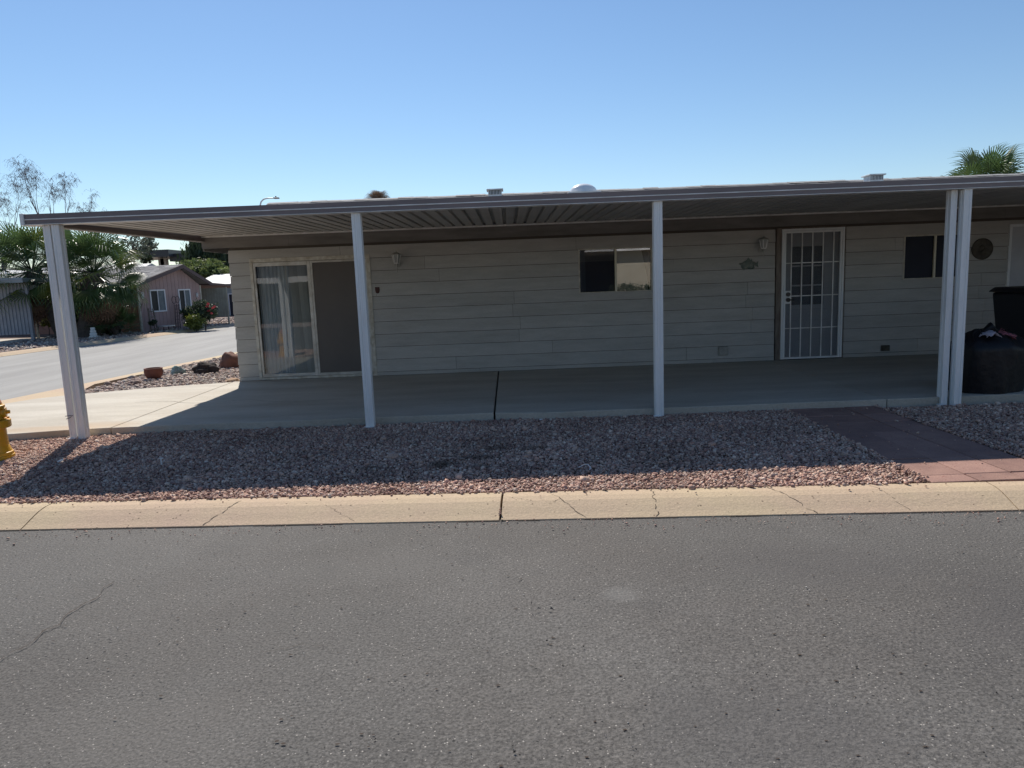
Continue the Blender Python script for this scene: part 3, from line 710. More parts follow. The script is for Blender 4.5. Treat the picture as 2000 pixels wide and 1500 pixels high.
for a,b,c,d in ((4.40,4.68,.30,.78),(4.76,5.04,.30,.78),(4.40,5.04,.86,.95)):
    v = MB(); v.box(a,b,yi-.008,yi,c,d); v.build('raised_panel','door_white',ind,bevel=.006)
# second door at the far right
v = MB(); v.box(7.80,7.84,YW-.03,YW+.05,.165,2.14); v.box(8.71,8.75,YW-.03,YW+.05,.165,2.14); v.box(7.841,8.709,YW-.03,YW+.05,2.10,2.14)
d2 = v.build('storage_door','white',house)
MB().box(7.842,8.708,YW-.015,YW+.02,.17,2.098).build('door_leaf','door_white',d2)
MB().box(9.6,9.7,7.9,YW-.02,.165,2.38).build('storage_wall','siding',house)  # added end wall out of view, blocks light from the right to darken the carport
# utility boxes low on the wall
def outlet(name, x, z, w, h, matn='lampmetal'):
    v = MB(); v.box(x-w/2,x+w/2,YW-.05,YW-.012,z-h/2,z+h/2); o = v.build(name,matn,house,bevel=.006)
    v = MB(); v.box(x-w/2+.016,x+w/2-.016,YW-.056,YW-.0505,z-h/2+.016,z+h/2-.016); v.build('cover',matn,o,bevel=.004); return o
o = outlet('wall_vent', 3.36, .345, .15, .14)
for k in range(4): MB().box(3.30,3.42,YW-.064,YW-.0565,.297+k*.028,.307+k*.028).build('louver','lampmetal',o)
outlet('outlet_box', 5.93, .29, .13, .09, 'bronze')

# ------------------------------------------------------------------ carport
cpt = thing('carport', 'long flat taupe carport roof on white posts in front of the beige home', 'carport', (0, 7.55, .08))
ZB, ZT = 2.331, 2.441
# beam: gutter section, taupe faces parted by a white ridge
MB().extrude([(7.475,ZT),(7.475,ZB+.060),(7.50,ZB+.060),(7.50,ZT)], -4.895, 12.5, 'x').build('beam_face','beam',cpt)
MB().extrude([(7.475,ZB+.050),(7.475,ZB+.008),(7.50,ZB+.008),(7.50,ZB+.050)], -4.895, 12.5, 'x').build('beam_face','beam',cpt)
MB().extrude([(7.468,ZB+.060),(7.468,ZB+.050),(7.50,ZB+.050),(7.50,ZB+.060)], -4.895, 12.5, 'x').build('trim_strip','trimwhite',cpt)
MB().box(-4.895,12.5,7.466,7.62,ZB+.002,ZB+.0075).build('beam_lip','trimwhite',cpt)
MB().box(-4.895,12.5,7.501,7.60,ZB+.009,ZT-.02).build('beam','pan',cpt)
MB().box(-4.935,-4.897,7.455,7.64,ZB-.002,ZT+.006).build('end_cap','white',cpt,bevel=.004)
def skew(mb_, xa, xb, z0, z1, d=.245): mb_.add([(xa,7.642,z0),(xb,7.642,z0),(xb+d,11.155,z0),(xa+d,11.155,z0),(xa,7.642,z1),(xb,7.642,z1),(xb+d,11.155,z1),(xa+d,11.155,z1)],[(0,3,2,1),(4,5,6,7),(0,1,5,4),(1,2,6,5),(2,3,7,6),(3,0,4,7)]); return mb_
skew(MB(),-4.925,-4.885,ZB+.004,ZT).build('side_beam','beam',cpt)
skew(MB(),-4.884,-4.86,ZB+.004,ZB+.016).build('beam_lip','pan',cpt)
v = MB(); v.add([(-4.884,7.602,ZT-.05),(-4.635,7.602,ZT-.05),(-4.635,11.145,2.43),(-4.884,7.602,ZT-.047),(-4.635,7.602,ZT-.047),(-4.635,11.145,2.433)],[(0,2,1),(3,4,5),(0,1,4,3),(1,2,5,4),(2,0,3,5)]); v.build('roof_panel','pan',cpt)
# roof pans: folded sheet, two ribs each
prof = [(0,0),(.018,0),(.026,.036),(.058,.036),(.066,0),(.152,0)]
prof = prof[:-1]+[(.152,0),(.170,0),(.178,.036),(.210,.036),(.218,0),(.3045,0)]
def pan_mesh():
    mb = MB(); zf, zr = ZT-.055, 2.452-.03; th = .002
    up = [(u, z) for u, z in prof]; vs = []
    for (y, z0) in ((7.602, zf),(11.117, zr)):
        vs += [(u, y, z0+z) for u, z in up]+[(u, y, z0+z+th) for u, z in up]
    k = len(up); fs = []
    for i in range(k-1): fs.append((i, i+1, 2*k+i+1, 2*k+i)); fs.append((k+i, 3*k+i, 3*k+i+1, k+i+1)); fs.append((i,k+i,k+i+1,i+1)); fs.append((2*k+i,2*k+i+1,3*k+i+1,3*k+i))
    return mb.add(vs, fs).mesh('roof_panel')
pm = pan_mesh(); pm.materials.append(M['pan'])
x = -4.634
while x < 12.1:
    o = link('roof_panel', pm, cpt); o.location = (x, -7.55, -.08); x += .305
for a, b in ((-4.66,-1.0),(-.998,2.66),(2.662,6.3),(6.302,10.0),(10.002,12.5)):
    MB().box(a,b,11.118,11.158,2.402,2.428).build('ledger','trimwhite',cpt)
MB().box(-4.66,12.5,11.05,11.32,2.468,2.474).build('flashing','galv',cpt)
# posts
def post_mesh(w, d, h):
    mb = MB(); a, b, g, c = w/2, d/2, .006, .012
    poly = [(-a,-b),(-c*1.6,-b),(-c*1.2,-b+g),(c*1.2,-b+g),(c*1.6,-b),(a,-b),(a,-c),(a-g,-c*.6),(a-g,c*.6),(a,c),(a,b),(c*1.6,b),(c*1.2,b-g),(-c*1.2,b-g),(-c*1.6,b),(-a,b),(-a,c),(-a+g,c*.6),(-a+g,-c*.6),(-a,-c)]
    return mb.prism(poly, 0, h)
H = ZB-.055
for (x, y, w, dz) in ((-4.715,7.56,.074,0),(-4.612,7.54,.078,0),(-1.535,7.552,.093,0),(1.567,7.552,.090,0),(4.64,7.60,.066,.015),(4.742,7.535,.082,-.01)):
    post_mesh(w, .09, H-dz+.0).build('post','white',cpt,loc=(x, y-7.55, .055+dz-.08), bevel=.002)
# small base plates / flaking foot brackets
for (x, y) in ((-4.72,7.52),(4.60,7.52),(-1.55,7.50),(1.55,7.50)):
    MB().box(x-.05,x+.03,y-.02,y+.03,.07,.098).build('foot_bracket','trimwhite',cpt,bevel=.004)
# bit of wire round the left post
v = MB(); v.tube([(-4.76,7.50,.34),(-4.72,7.48,.345),(-4.66,7.47,.35),(-4.70,7.475,.325),(-4.75,7.49,.31)],.004,5); tag(v.build('wire','metalblack'),'short twist of dark wire tied round the foot of the left carport post','wire')

# ------------------------------------------------------------------ things on the wall
def lantern(x, z, label):
    t = thing('wall_lantern', label, 'wall lamp', (x, YW-.02, z-.17), 0, 'lanterns on the house wall')
    y = YW-.13
    v = MB(); v.lathe([(.001,0),(.03,.0),(.05,.012),(.05,.02)],(0,0,0),16)
    bp = MB(); vs = [( .045*math.cos(a), yy, .045*math.sin(a)) for yy in (0,-.018) for a in np.linspace(0,2*math.pi,17)[:-1]]
    bp.add([(x+a, YW-.02+b, z-.055+c) for a,b,c in vs],[(i,(i+1)%16,(i+1)%16+16,i+16) for i in range(16)]+[tuple(range(16,32))]); bp.build('back_plate','lampmetal',t)
    v = MB(); v.tube([(x,YW-.03,z-.055),(x,y+.02,z-.10),(x,y,z-.08),(x,y,z-.04)],.010,8); v.build('arm','lampmetal',t)
    v = MB(); v.tube([(x,y,z-.17),(x,y,z-.05)],[.006,.012],8); v.build('finial','lampmetal',t)
    n = 6; 
    v = MB(); vs = [(x+r*math.cos(a),y+r*math.sin(a),zz) for r,zz in ((.036,z-.04),(.064,z+.085)) for a in np.linspace(0,2*math.pi,n+1)[:-1]]
    v.add(vs,[(i,(i+1)%n,(i+1)%n+n,i+n) for i in range(n)]); v.build('glass_shade','lampglass',t)
    v = MB()
    for a in np.linspace(0,2*math.pi,n+1)[:-1]: v.tube([(x+.038*math.cos(a),y+.038*math.sin(a),z-.04),(x+.067*math.cos(a),y+.067*math.sin(a),z+.086)],.006,5)
    v.lathe([(.042,-.048),(.042,-.036)],(x,y,z),6); v.build('cage','trimwhite',t)
    v = MB(); v.lathe([(.076,.084),(.076,.092),(.04,.115),(.012,.125),(.006,.145)],(x,y,z),6); v.build('cap','lampmetal',t)
lantern(-1.70, 1.95, 'white caged wall lantern to the right of the sliding glass door')
lantern(3.95, 1.96, 'weathered wall lantern to the left of the barred security door')
# fish plaque
v = MB(); n = 28; c = (3.745, YW-.03, 1.675)
out = []
for i in range(n):
    a = 2*math.pi*i/n; r_ = 1+.14*math.sin(5*a)+.10*math.sin(9*a+1); out.append((c[0]+.125*math.cos(a)*r_, c[2]+.072*math.sin(a)*r_))
v.add([(x,YW-.018,z) for x,z in out]+[(c[0]+(x-c[0])*.7,YW-.045,c[2]+(z-c[2])*.7) for x,z in out]+[(c[0],YW-.055,c[2])],
      [(i,(i+1)%n,(i+1)%n+n,i+n) for i in range(n)]+[(i+n,(i+1)%n+n,2*n) for i in range(n)])
fish = v.build('fish_plaque','verdigris'); tag(fish,'small green metal fish ornament between lantern and security door','wall ornament')
v = MB(); v.add([(c[0]+.10,YW-.04,c[2]),(c[0]+.16,YW-.03,c[2]+.06),(c[0]+.15,YW-.03,c[2]),(c[0]+.165,YW-.03,c[2]-.05),(c[0]+.10,YW-.02,c[2])],[(0,1,2),(0,2,3),(4,2,1),(4,3,2)]); v.build('tail','verdigris',fish,loc=(0,0,0))
v = MB(); v.add([(c[0]-.05,YW-.04,c[2]+.05),(c[0]+.0,YW-.03,c[2]+.115),(c[0]+.04,YW-.035,c[2]+.07),(c[0]+.05,YW-.03,c[2]+.10),(c[0]+.07,YW-.04,c[2]+.04)],[(0,1,2),(2,3,4),(0,2,4)]); v.build('fin','verdigris',fish,loc=(0,0,0))
# little carved face
v = MB(); x, z = -2.045, 1.51
prof_ = [(-.035,.045),(.035,.045),(.037,.0),(.026,-.045),(.0,-.056),(-.026,-.045),(-.037,0)]
k = len(prof_)
v.add([(x+a,YW-.012,z+b) for a,b in prof_]+[(x+a*.75,YW-.035,z+b*.8) for a,b in prof_],[(i,i+k,(i+1)%k+k,(i+1)%k) for i in range(k)]+[tuple(range(2*k-1,k-1,-1))])
f = tag(v.build('carved_mask','brown'),'tiny dark brown carved mask beside the sliding door frame','wall ornament')
v = MB(); v.box(x-.006,x+.006,YW-.045,YW-.034,z-.018,z+.012); v.build('nose','brown',f,loc=(0,0,0))
# round plaque
pl = thing('round_plaque','round dark bronze relief plaque right of the double carport post','wall ornament',(7.39,YW-.02,1.78))
def disc(x, z, r0, r1, y0, y1, nm, mt, par, n=32):
    v = MB(); vs = [(x+r_*math.cos(a),y,z+r_*math.sin(a)) for r_,y in ((r0,y0),(r1,y1)) for a in np.linspace(0,2*math.pi,n+1)[:-1]]
    v.add(vs,[(i,i+n,(i+1)%n+n,(i+1)%n) for i in range(n)]+[tuple(range(2*n-1,n-1,-1))]); return v.build(nm,mt,par)
disc(7.39,1.78,.165,.16,YW-.012,YW-.03,'disc','bronze',pl)
v = MB(); v.tube([(7.39+.155*math.cos(a),YW-.032,1.78+.155*math.sin(a)) for a in np.linspace(0,2*math.pi,33)],.010,6,False); v.build('rim','bronze',pl)
v = MB()
v.tube([(7.32,YW-.036,1.72),(7.35,YW-.04,1.76),(7.38,YW-.04,1.74),(7.42,YW-.04,1.78),(7.46,YW-.036,1.75)],.012,6)
v.tube([(7.34,YW-.036,1.80),(7.38,YW-.04,1.84),(7.41,YW-.04,1.82),(7.44,YW-.036,1.80)],.011,6)
v.tube([(7.36,YW-.036,1.70),(7.40,YW-.04,1.69),(7.44,YW-.036,1.71)],.010,6); v.build('relief','bronze',pl)

# ------------------------------------------------------------------ right side: bin and bag
bn = thing('rubbish_bin','tall black wheeled rubbish bin against the wall at the right edge','bin',(6.80,9.15,.16))
def tapered(cx, cy, z0, z1, w0, d0, w1, d1, nm, mt, par, bev=.03):
    v = MB(); v.add([(cx+sx*w/2,cy+sy*d/2,z) for z,w,d in ((z0,w0,d0),(z1,w1,d1)) for sx,sy in ((-1,-1),(1,-1),(1,1),(-1,1))],
                    [(3,2,1,0),(4,5,6,7),(0,1,5,4),(1,2,6,5),(2,3,7,6),(3,0,4,7)]); return v.build(nm,mt,par,bevel=bev)
tapered(6.80,9.15,.20,1.18,.60,.62,.76,.80,'body','bin',bn)
tapered(6.80,9.13,1.185,1.25,.84,.90,.74,.78,'lid','bin',bn,.02)
for sx in (-.27,.27):
    v = MB(); vs = [(6.80+sx+dx,9.42+.12*math.cos(a),.28+.12*math.sin(a)) for dx in (-.03,.03) for a in np.linspace(0,2*math.pi,17)[:-1]]
    v.add(vs,[(i,(i+1)%16,(i+1)%16+16,i+16) for i in range(16)]+[tuple(range(15,-1,-1)),tuple(range(16,32))]); v.build('wheel','metalblack',bn)
v = MB(); v.tube([(6.52,9.60,1.12),(7.08,9.60,1.12)],.016,8); v.build('handle','bin',bn)
# bag: lumpy sack, gathered top
def sack(cx, cy, z0, rx, ry, h, seed, top=.42):
    rr = random.Random(seed); v = MB(); n, m_ = 44, 22; vs = []
    ph = [rr.uniform(0,6.3) for _ in range(6)]
    for j in range(m_+1):
        t = j/m_
        f = (1-.10*(1-t)**2) if t < .75 else (1-(t-.75)**1.6*5.2)
        f = max(f, .05)
        for i in range(n):
            a = 2*math.pi*i/n
            q = 1+.05*math.sin(3*a+ph[0]+t*2)+.035*math.sin(7*a+ph[1]-t*3)+.018*math.sin(13*a+ph[2]+t*5)+.012*math.sin(21*a+ph[3])
            zz = z0+h*t*(1+.03*math.sin(2*a+ph[4])*t)
            vs.append((cx+rx*f*q*math.cos(a), cy+ry*f*q*math.sin(a), zz+(.02*math.sin(5*a+ph[5])*t)))
    fs = [(j*n+i,j*n+(i+1)%n,(j+1)*n+(i+1)%n,(j+1)*n+i) for j in range(m_) for i in range(n)]+[tuple(range(m_*n,(m_+1)*n)),tuple(range(n-1,-1,-1))]
    return v.add(vs, fs)
b = tag(sack(5.32,7.95,.10,.40,.34,.72,4).build('rubbish_bag','bag',smooth=True),'large bulging black plastic rubbish bag at the foot of the double post','bag')
v = MB()
v.tube([(5.05,7.75,.74),(5.02,7.73,.82),(5.08,7.73,.87),(5.14,7.75,.80)],.006,6); v.tube([(5.20,7.85,.80),(5.28,7.83,.88),(5.36,7.85,.82)],[.03,.05,.02],8)
v.build('tie','bag',b,loc=(0,0,0))
def rag(cx, cy, cz, w, d, nm, mt, label, seed, rz=0):
    rr = random.Random(seed); n = 10; v = MB(); vs = []
    for j in range(n+1):
        for i in range(n+1):
            u = i/n-.5; q = j/n-.5; a = u*w*(1+.3*math.sin(q*7)); bb = q*d
            vs.append((cx+a*math.cos(rz)-bb*math.sin(rz), cy+a*math.sin(rz)+bb*math.cos(rz), cz+.008*math.sin(u*15+seed)+.010*math.sin(q*13+u*9)-.16*u*u-.10*q*q+rr.uniform(0,.006)))
    v.add(vs,[(j*(n+1)+i,j*(n+1)+i+1,(j+1)*(n+1)+i+1,(j+1)*(n+1)+i) for j in range(n) for i in range(n)])
    o = v.build(nm,mt,smooth=True); s_ = o.modifiers.new('thick','SOLIDIFY'); s_.thickness = .006
    return tag(o,label,'cloth')
rag(5.22,7.74,.835,.17,.12,'cloth','cloth_white','crumpled pale cloth lying on top of the black rubbish bag',1,.1)
rag(5.40,7.78,.81,.20,.05,'cloth','cloth_pink','dark pink strip of cloth trailing over the right of the rubbish bag',2,-.25)
v = MB()
for a in (-.4,.1,.6,1.1): v.tube([(5.24,7.64,.835),(5.24+.06*math.cos(a),7.63,.835+.05*math.sin(a)),(5.24+.10*math.cos(a+.2),7.65,.825+.05*math.sin(a))],.003,5)
tag(v.build('ribbon','cloth_pink'),'thin red ribbon strands tied on the pale cloth','ribbon')

# ------------------------------------------------------------------ hydrant
hy = thing('fire_hydrant','yellow fire hydrant standing in the gravel at the left edge','hydrant',(-4.995,6.72,.08))
def L(prof, nm, mt='yellow', n=28): return MB().lathe(prof,(-4.995,6.72,.08),n).build(nm,mt,hy,smooth=False,bevel=.003)
L([(.168,0),(.168,.035),(.16,.04),(.16,.065),(.15,.07),(.14,.10),(.13,.13),(.125,.30)],'base')
L([(.125,.301),(.165,.302),(.172,.31),(.172,.37),(.165,.378),(.115,.38)],'flange')
L([(.122,.381),(.115,.46),(.115,.48),(.14,.485),(.14,.515),(.125,.52),(.12,.53)],'barrel')
L([(.12,.531),(.105,.58),(.07,.615),(.03,.63),(.025,.66),(.001,.66)],'bonnet','faded')
def nozzle(az, z, r, ln):
    v = MB(); c, s_ = math.cos(az), math.sin(az); P0 = Vector((-4.995,6.72,.08+z)); d = Vector((c,s_,0))
    v.tube([P0+d*.09,P0+d*(ln-.05),P0+d*(ln-.049),P0+d*ln,P0+d*(ln+.02)],[r*.8,r*.8,r,r,r*.85],16)
    v.tube([P0+d*(ln+.02),P0+d*(ln+.05)],[.02,.018],5); v.build('nozzle_cap','yellow',hy)
nozzle(R(25),.445,.055,.125); nozzle(R(205),.445,.055,.125); nozzle(R(-65),.44,.07,.17)
for k in range(8):
    a = 2*math.pi*k/8; MB().lathe([(.013,.378),(.013,.393),(.001,.394)],(-4.99+.148*math.cos(a),6.72+.148*math.sin(a),.08),6).build('bolt','yellow',hy)

# ------------------------------------------------------------------ rocks and pot by the side kerb
def rock(x, y, z, sx, sy, sz, mt, nm, label, seed, rz=0, rough=.2, cat='rock'):
    bm = bmesh.new(); bmesh.ops.create_icosphere(bm, subdivisions=4, radius=1); rr = random.Random(seed)
    from mathutils import noise
    o_ = Vector((rr.uniform(0,50),rr.uniform(0,50),rr.uniform(0,50)))
    for v in bm.verts:
        p = v.co.copy(); q = 1+rough*1.4*noise.noise(p*1.2+o_)+rough*.7*noise.noise(p*2.7+o_)+rough*.3*noise.noise(p*7+o_)
        v.co = Vector((p.x*sx*q, p.y*sy*q, max(p.z,-.35)*sz*q))
    me = bpy.data.meshes.new(nm); bm.to_mesh(me); bm.free(); me.materials.append(M[mt])
    o = link(nm, me); o.location = (x,y,z+sz*.25); o.rotation_euler = (0,0,rz)
    for p in me.polygons: p.use_smooth = True
    return tag(o, label, cat)
rock(at(345,725,13.2).x,13.2,.08,.115,.10,.12,'teal','boulder','small pale turquoise rock between the terracotta pot and dark lava rock',2,.3,.35)
rock(at(402,725,13.15).x,13.15,.06,.23,.14,.18,'lava','boulder','low dark lava rock lying on the gravel beside the side kerb',5,.5,.35)
rock(at(452,705,13.95).x,13.95,.10,.19,.18,.25,'redrock','boulder','large rounded reddish boulder near the corner of the beige home',8,.2,.16)
rock(-4.62,11.78,.06,.16,.09,.07,'tanrock','boulder','small flat tan stone at the house corner beside the patio',11,0,.2)
# broken clay shards behind the boulder
for i,(x,y,h,w,tilt,lab) in enumerate([(at(431,708,14.0).x,14.0,.33,.13,.75,'curved broken terracotta shard leaning beside the round boulder'),(at(466,700,14.2).x,14.2,.36,.10,.1,'upright terracotta shard right behind the round boulder')]):
    v = MB(); n = 8; vs = []
    for j in range(7):
        t = j/6; ww = w*(1-t**2.2*.85)
        for k in range(n+1):
            a = (k/n-.5)*1.7; 
            for rr_ in (1,.86): vs.append((x+math.sin(a)*ww*rr_+tilt*t*h*.6, y+(1-math.cos(a))*w*rr_, .06+h*t))
    q = (n+1)*2
    fs = [(j*q+2*k,j*q+2*k+2,(j+1)*q+2*k+2,(j+1)*q+2*k) for j in range(6) for k in range(n)]+[(j*q+2*k+1,(j+1)*q+2*k+1,(j+1)*q+2*k+3,j*q+2*k+3) for j in range(6) for k in range(n)]
    fs += [(6*q+2*k,6*q+2*k+2,6*q+2*k+3,6*q+2*k+1) for k in range(n)]+[(j*q,(j+1)*q,(j+1)*q+1,j*q+1) for j in range(6)]+[(j*q+2*n,j*q+2*n+1,(j+1)*q+2*n+1,(j+1)*q+2*n) for j in range(6)]
    v.add(vs,fs); tag(v.build('clay_shard','terracotta',smooth=False),lab,'shard')
v = MB(); v.lathe([(.06,0),(.10,.03),(.145,.09),(.155,.15),(.148,.195),(.155,.205),(.15,.215),(.128,.215),(.128,.19),(.12,.14),(.05,.08)],(-6.30,12.52,.08),28)
tag(v.build('clay_pot','terracotta',smooth=True),'round terracotta bowl standing on the gravel by the side kerb','pot')

# small litter: stake, wire, scraps
v = MB(); v.box(-3.143,-3.13,6.19,6.197,.09,.145); v.box(-3.155,-3.118,6.187,6.20,.145,.151); tag(v.build('plant_stake','trimwhite'),'small pale plastic stake sticking out of the shaded gravel','stake')
v = MB(); v.tube([(-4.19,6.40,.105),(-4.16,6.44,.112)],.008,8); tag(v.build('pipe_stub','pvc'),'short white plastic pipe stub on the gravel below the left post','pipe')
v = MB(); v.tube([(.50,5.50,.105),(.545,5.50,.125),(.575,5.48,.13),(.59,5.46,.115),(.58,5.43,.10)],.0035,5); tag(v.build('wire','pvc'),'thin curved white wire lying on the gravel near the shadow edge','wire')
v = MB(); v.box(.28,.315,7.52,7.545,.09,.105); tag(v.build('scrap','pvc',bevel=.004),'tiny white scrap on the gravel in front of the patio edge','litter')
def leaf(x, y, a, l, lab):
    v = MB(); w = l*.28; c,s_ = math.cos(a),math.sin(a); pts = [(-l/2,0,.004),(-l*.1,-w/2,.014),(l/2,0,.006),(l*.05,w/2,.018)]
    v.add([(x+p*c-q*s_, y+p*s_+q*c, .006+z) for p,q,z in pts],[(0,1,2,3)]); tag(v.build('dry_leaf','dark'),lab,'leaf','dry leaves on the road')
leaf(.085,3.265,.5,.032,'left of two dark dry leaves on the grey asphalt'); leaf(.145,3.26,-.3,.036,'right of two dark dry leaves on the grey asphalt')
leaf(.055,3.33,1.2,.018,'smallest dark leaf just behind the pair on the asphalt')
# ------------------------------------------------------------------ vegetation
def frond_mesh(name, pet=1.0, fan=.8, nb=28, spread=2.3, droop=.35, seed=0, mt='palmleaf'):
    rr = random.Random(seed); mb = MB()
    mb.tube([(0,0,0),(pet*.5,0,-.02),(pet,0,-.05)],[.022,.016,.010],4,False)
    o = Vector((pet,0,-.05))
    for i in range(nb):
        a = -spread+2*spread*i/(nb-1); a += rr.uniform(-.03,.03); L_ = fan*(1-.30*(abs(a)/spread)**2)*rr.uniform(.9,1.05)
        d = Vector((math.cos(a), math.sin(a), .22*math.cos(a*.7)-.05)); s_ = Vector((-math.sin(a), math.cos(a), 0))
        w = .022; p1 = o+d*L_*.45; p2 = o+d*L_*.75+Vector((0,0,-droop*L_*.12)); p3 = o+d*L_*.93+Vector((0,0,-droop*L_*(.5+rr.random()*.6)))
        mb.add([o, p1-s_*w, p1+s_*w+Vector((0,0,.012)), p2-s_*w*.6, p2+s_*w*.6, p3],[(0,1,2),(1,3,4,2),(3,5,4)])
    me = mb.mesh(name); me.materials.append(M[mt]); return me
FR = [frond_mesh('frond', 1.0, .85, 30, 2.2, .5, i) for i in range(4)]
FRD = [frond_mesh('dry_frond', .9, .8, 22, 1.9, 1.3, 10+i, 'palmdry') for i in range(2)]
FRY = [frond_mesh('frond', 1.0, .85, 28, 2.1, .5, 20+i, 'palmyel') for i in range(2)]
def palm(label, basep, top, r0, r1, size, nf, ndry=0, seed=0, nyel=3, lo=-.9, group='fan palms'):
    rr = random.Random(seed); t = thing('fan_palm', label, 'palm tree', basep, 0, group); B = Vector(basep); T = Vector(top)
    mb = MB(); pts = []; rad = []; n = 16
    for i in range(n+1):
        u = i/n; p = B.lerp(T, u); p = p+Vector((math.sin(u*3)*.06,0,0)); pts.append(p); rad.append((r0+(r1-r0)*u)*(1+.06*(i%2)))
    mb.tube(pts, rad, 14); mb.build('trunk','trunk',t,smooth=False)
    # old leaf bases
    mb = MB()
    for i in range(70):
        u = rr.uniform(.45,1); a = rr.uniform(0,6.28); p = B.lerp(T,u)+Vector((math.cos(a),math.sin(a),0))*(r0+(r1-r0)*u)*.9
        mb.tube([p,p+Vector((math.cos(a)*.12,math.sin(a)*.12,.16))],[.035,.012],4)
    mb.build('leaf_bases','trunk',t)
    for i in range(nf):
        u = (i+.5)/nf; el = 1.45-(1.45-lo)*u**.8+rr.uniform(-.12,.12); az = i*2.39996+rr.uniform(-.2,.2)
        y = i % max(2, nf//max(nyel,1)) == 1
        me = (FRY[i%2] if y else FR[i%4]); o = link('frond', me, t)
        o.location = T-B+Vector((math.cos(az)*.05,math.sin(az)*.05,-.02*i/nf)); o.rotation_euler = (rr.uniform(-.5,.5), -el, az); s_ = size/1.75*rr.uniform(.85,1.1); o.scale = (s_,s_,s_)
    for i in range(ndry):
        az = i*2.39996; o = link('dry_frond', FRD[i%2], t); o.location = T-B-Vector((0,0,.15+.25*rr.random())); o.rotation_euler = (rr.uniform(-.4,.4), 1.0+rr.uniform(0,.4), az); s_ = size/1.9; o.scale = (s_,s_,s_)
    return t
def g(x, y, Y): p = at(x, y, Y); return (p.x, p.y, max(p.z, .05))
p1b = at(132,660,27.0); p1t = at(62,528,27.0)
palm('leaning fan palm rising behind the grey screened carport at the left', (p1b.x,27.0,.04), tuple(p1t), .36,.24, 2.0, 52, 16, 1, 12)
p2b = at(172,662,26.6); p2t = at(182,532,26.6)
palm('thick upright fan palm left of the pink house', (p2b.x,26.6,.04), tuple(p2t), .40,.32, 1.95, 58, 18, 2, 11)
p3 = at(222,640,27.0)
palm('low bushy young fan palm between the big palm and the pink house', (p3.x,27.0,.04), (p3.x,27.0,.35), .10,.08, 1.0, 26, 3, 3, 3, lo=.0)
pr = at(1925,364,25.0)
palm('fan palm top showing above the roof at the right', (pr.x,25,.02), (pr.x,25,pr.z-.35), .28,.24, 1.75, 46, 6, 4, 3)
pd = at(736,389,30.0)
palm('dead brown palm crown just showing above the beige roof', (pd.x,30,.02), (pd.x,30,pd.z+.12),   .16,.14, .68, 0, 34, 5, 1, group=None)
for o in [x for x in bpy.data.objects if x.name.startswith('fan_palm') and 'dead' in x.get('label','')]:
    for i, ch in enumerate([c for c in o.children if c.name.startswith('dry_frond')]):
        ch.rotation_euler = (random.uniform(-.6,.6), random.uniform(-1.4,-.1), i*2.4)
    o['category'] = 'palm tree'

def branch(mb, p, d, L_, r, depth, rr, tips, droop=0.0, fork=3, spread=.55):
    n = 4; pts = [p]; rad = [r]; q = p.copy(); dd = d.copy()
    for i in range(n):
        dd = (dd+Vector((rr.uniform(-1,1),rr.uniform(-1,1),rr.uniform(-1,1)))*.16+Vector((0,0,-droop*(4-depth)*.12 if depth < 3 else 0))).normalized()
        q = q+dd*L_/n; pts.append(q.copy()); rad.append(r*(1-.45*(i+1)/n))
    mb.tube(pts, rad, 4 if depth < 3 else 6, False)
    if depth == 0: tips.append((q, dd)); return
    k = fork if depth > 1 else fork+1
    for i in range(k):
        j = rr.choice((2,3,4)) if i else 4; s0 = pts[j]
        ax = Vector((rr.uniform(-1,1),rr.uniform(-1,1),rr.uniform(-.3,1))).normalized()
        nd = (dd+ax*spread*rr.uniform(.6,1.5)).normalized(); tips.append((s0,nd)) if depth <= 1 else None
        branch(mb, s0, nd, L_*rr.uniform(.6,.85), rad[j]*.72, depth-1, rr, tips, droop, fork, spread)
def bare_tree(label, x, y, top, wpx, r, seed, depth=5, fork=2):
    rr = random.Random(seed); t = thing('mesquite_tree', label, 'tree', (x,y,0), 0, 'nearly bare wispy trees at the left')
    mb = MB(); tips = []; branch(mb, Vector((0,0,0)), Vector((0,0,1)), 2.6, r, depth, rr, tips, .1, fork, .5)
    tw = MB()
    H_ = max(v[2] for v in mb.v); hw = sorted(abs(v[0]) for v in mb.v)[int(.97*len(mb.v))]
    sz = top.z/H_; sx = wpx*y/FPX/hw; cx = lambda z: (top.x-x)*z/top.z
    mb.v = [(v[0]*sx+cx(v[2]*sz), v[1]*sx, v[2]*sz) for v in mb.v]
    for p, d in tips:
        p = Vector((p.x*sx+cx(p.z*sz), p.y*sx, p.z*sz))
        for k in range(3):
            dd = (d+Vector((rr.uniform(-1,1),rr.uniform(-1,1),rr.uniform(-1,.4)))*.9).normalized(); L_ = rr.uniform(.25,.7)
            a = p+dd*L_*.5; b_ = a+(dd+Vector((0,0,-1.3))).normalized()*L_*.6; w = .010
            tw.add([p+Vector((-w,0,0)),p+Vector((w,0,0)),a+Vector((w*.8,0,0)),a-Vector((w*.8,0,0)),b_],[(0,1,2,3),(3,2,4)])
            for c_ in range(2):
                e = a.lerp(b_, rr.random()); f_ = e+Vector((rr.uniform(-.1,.1),rr.uniform(-.1,.1),-rr.uniform(.05,.16))); tw.add([e,e+Vector((.012,0,0)),f_],[(0,1,2)])
    mb.build('trunk','twig',t,loc=(0,0,0)); tw.build('twigs','twig',t,kind='stuff',loc=(0,0,0))
bare_tree('wispy bare tree behind the leaning palm at the left edge', at(5,600,42).x, 42, at(8,316,42), 48, .34, 3, 6)
bare_tree('tall wispy bare tree rising above the left end of the carport roof', at(130,600,44).x, 44, at(108,314,44), 44, .34, 12, 6)
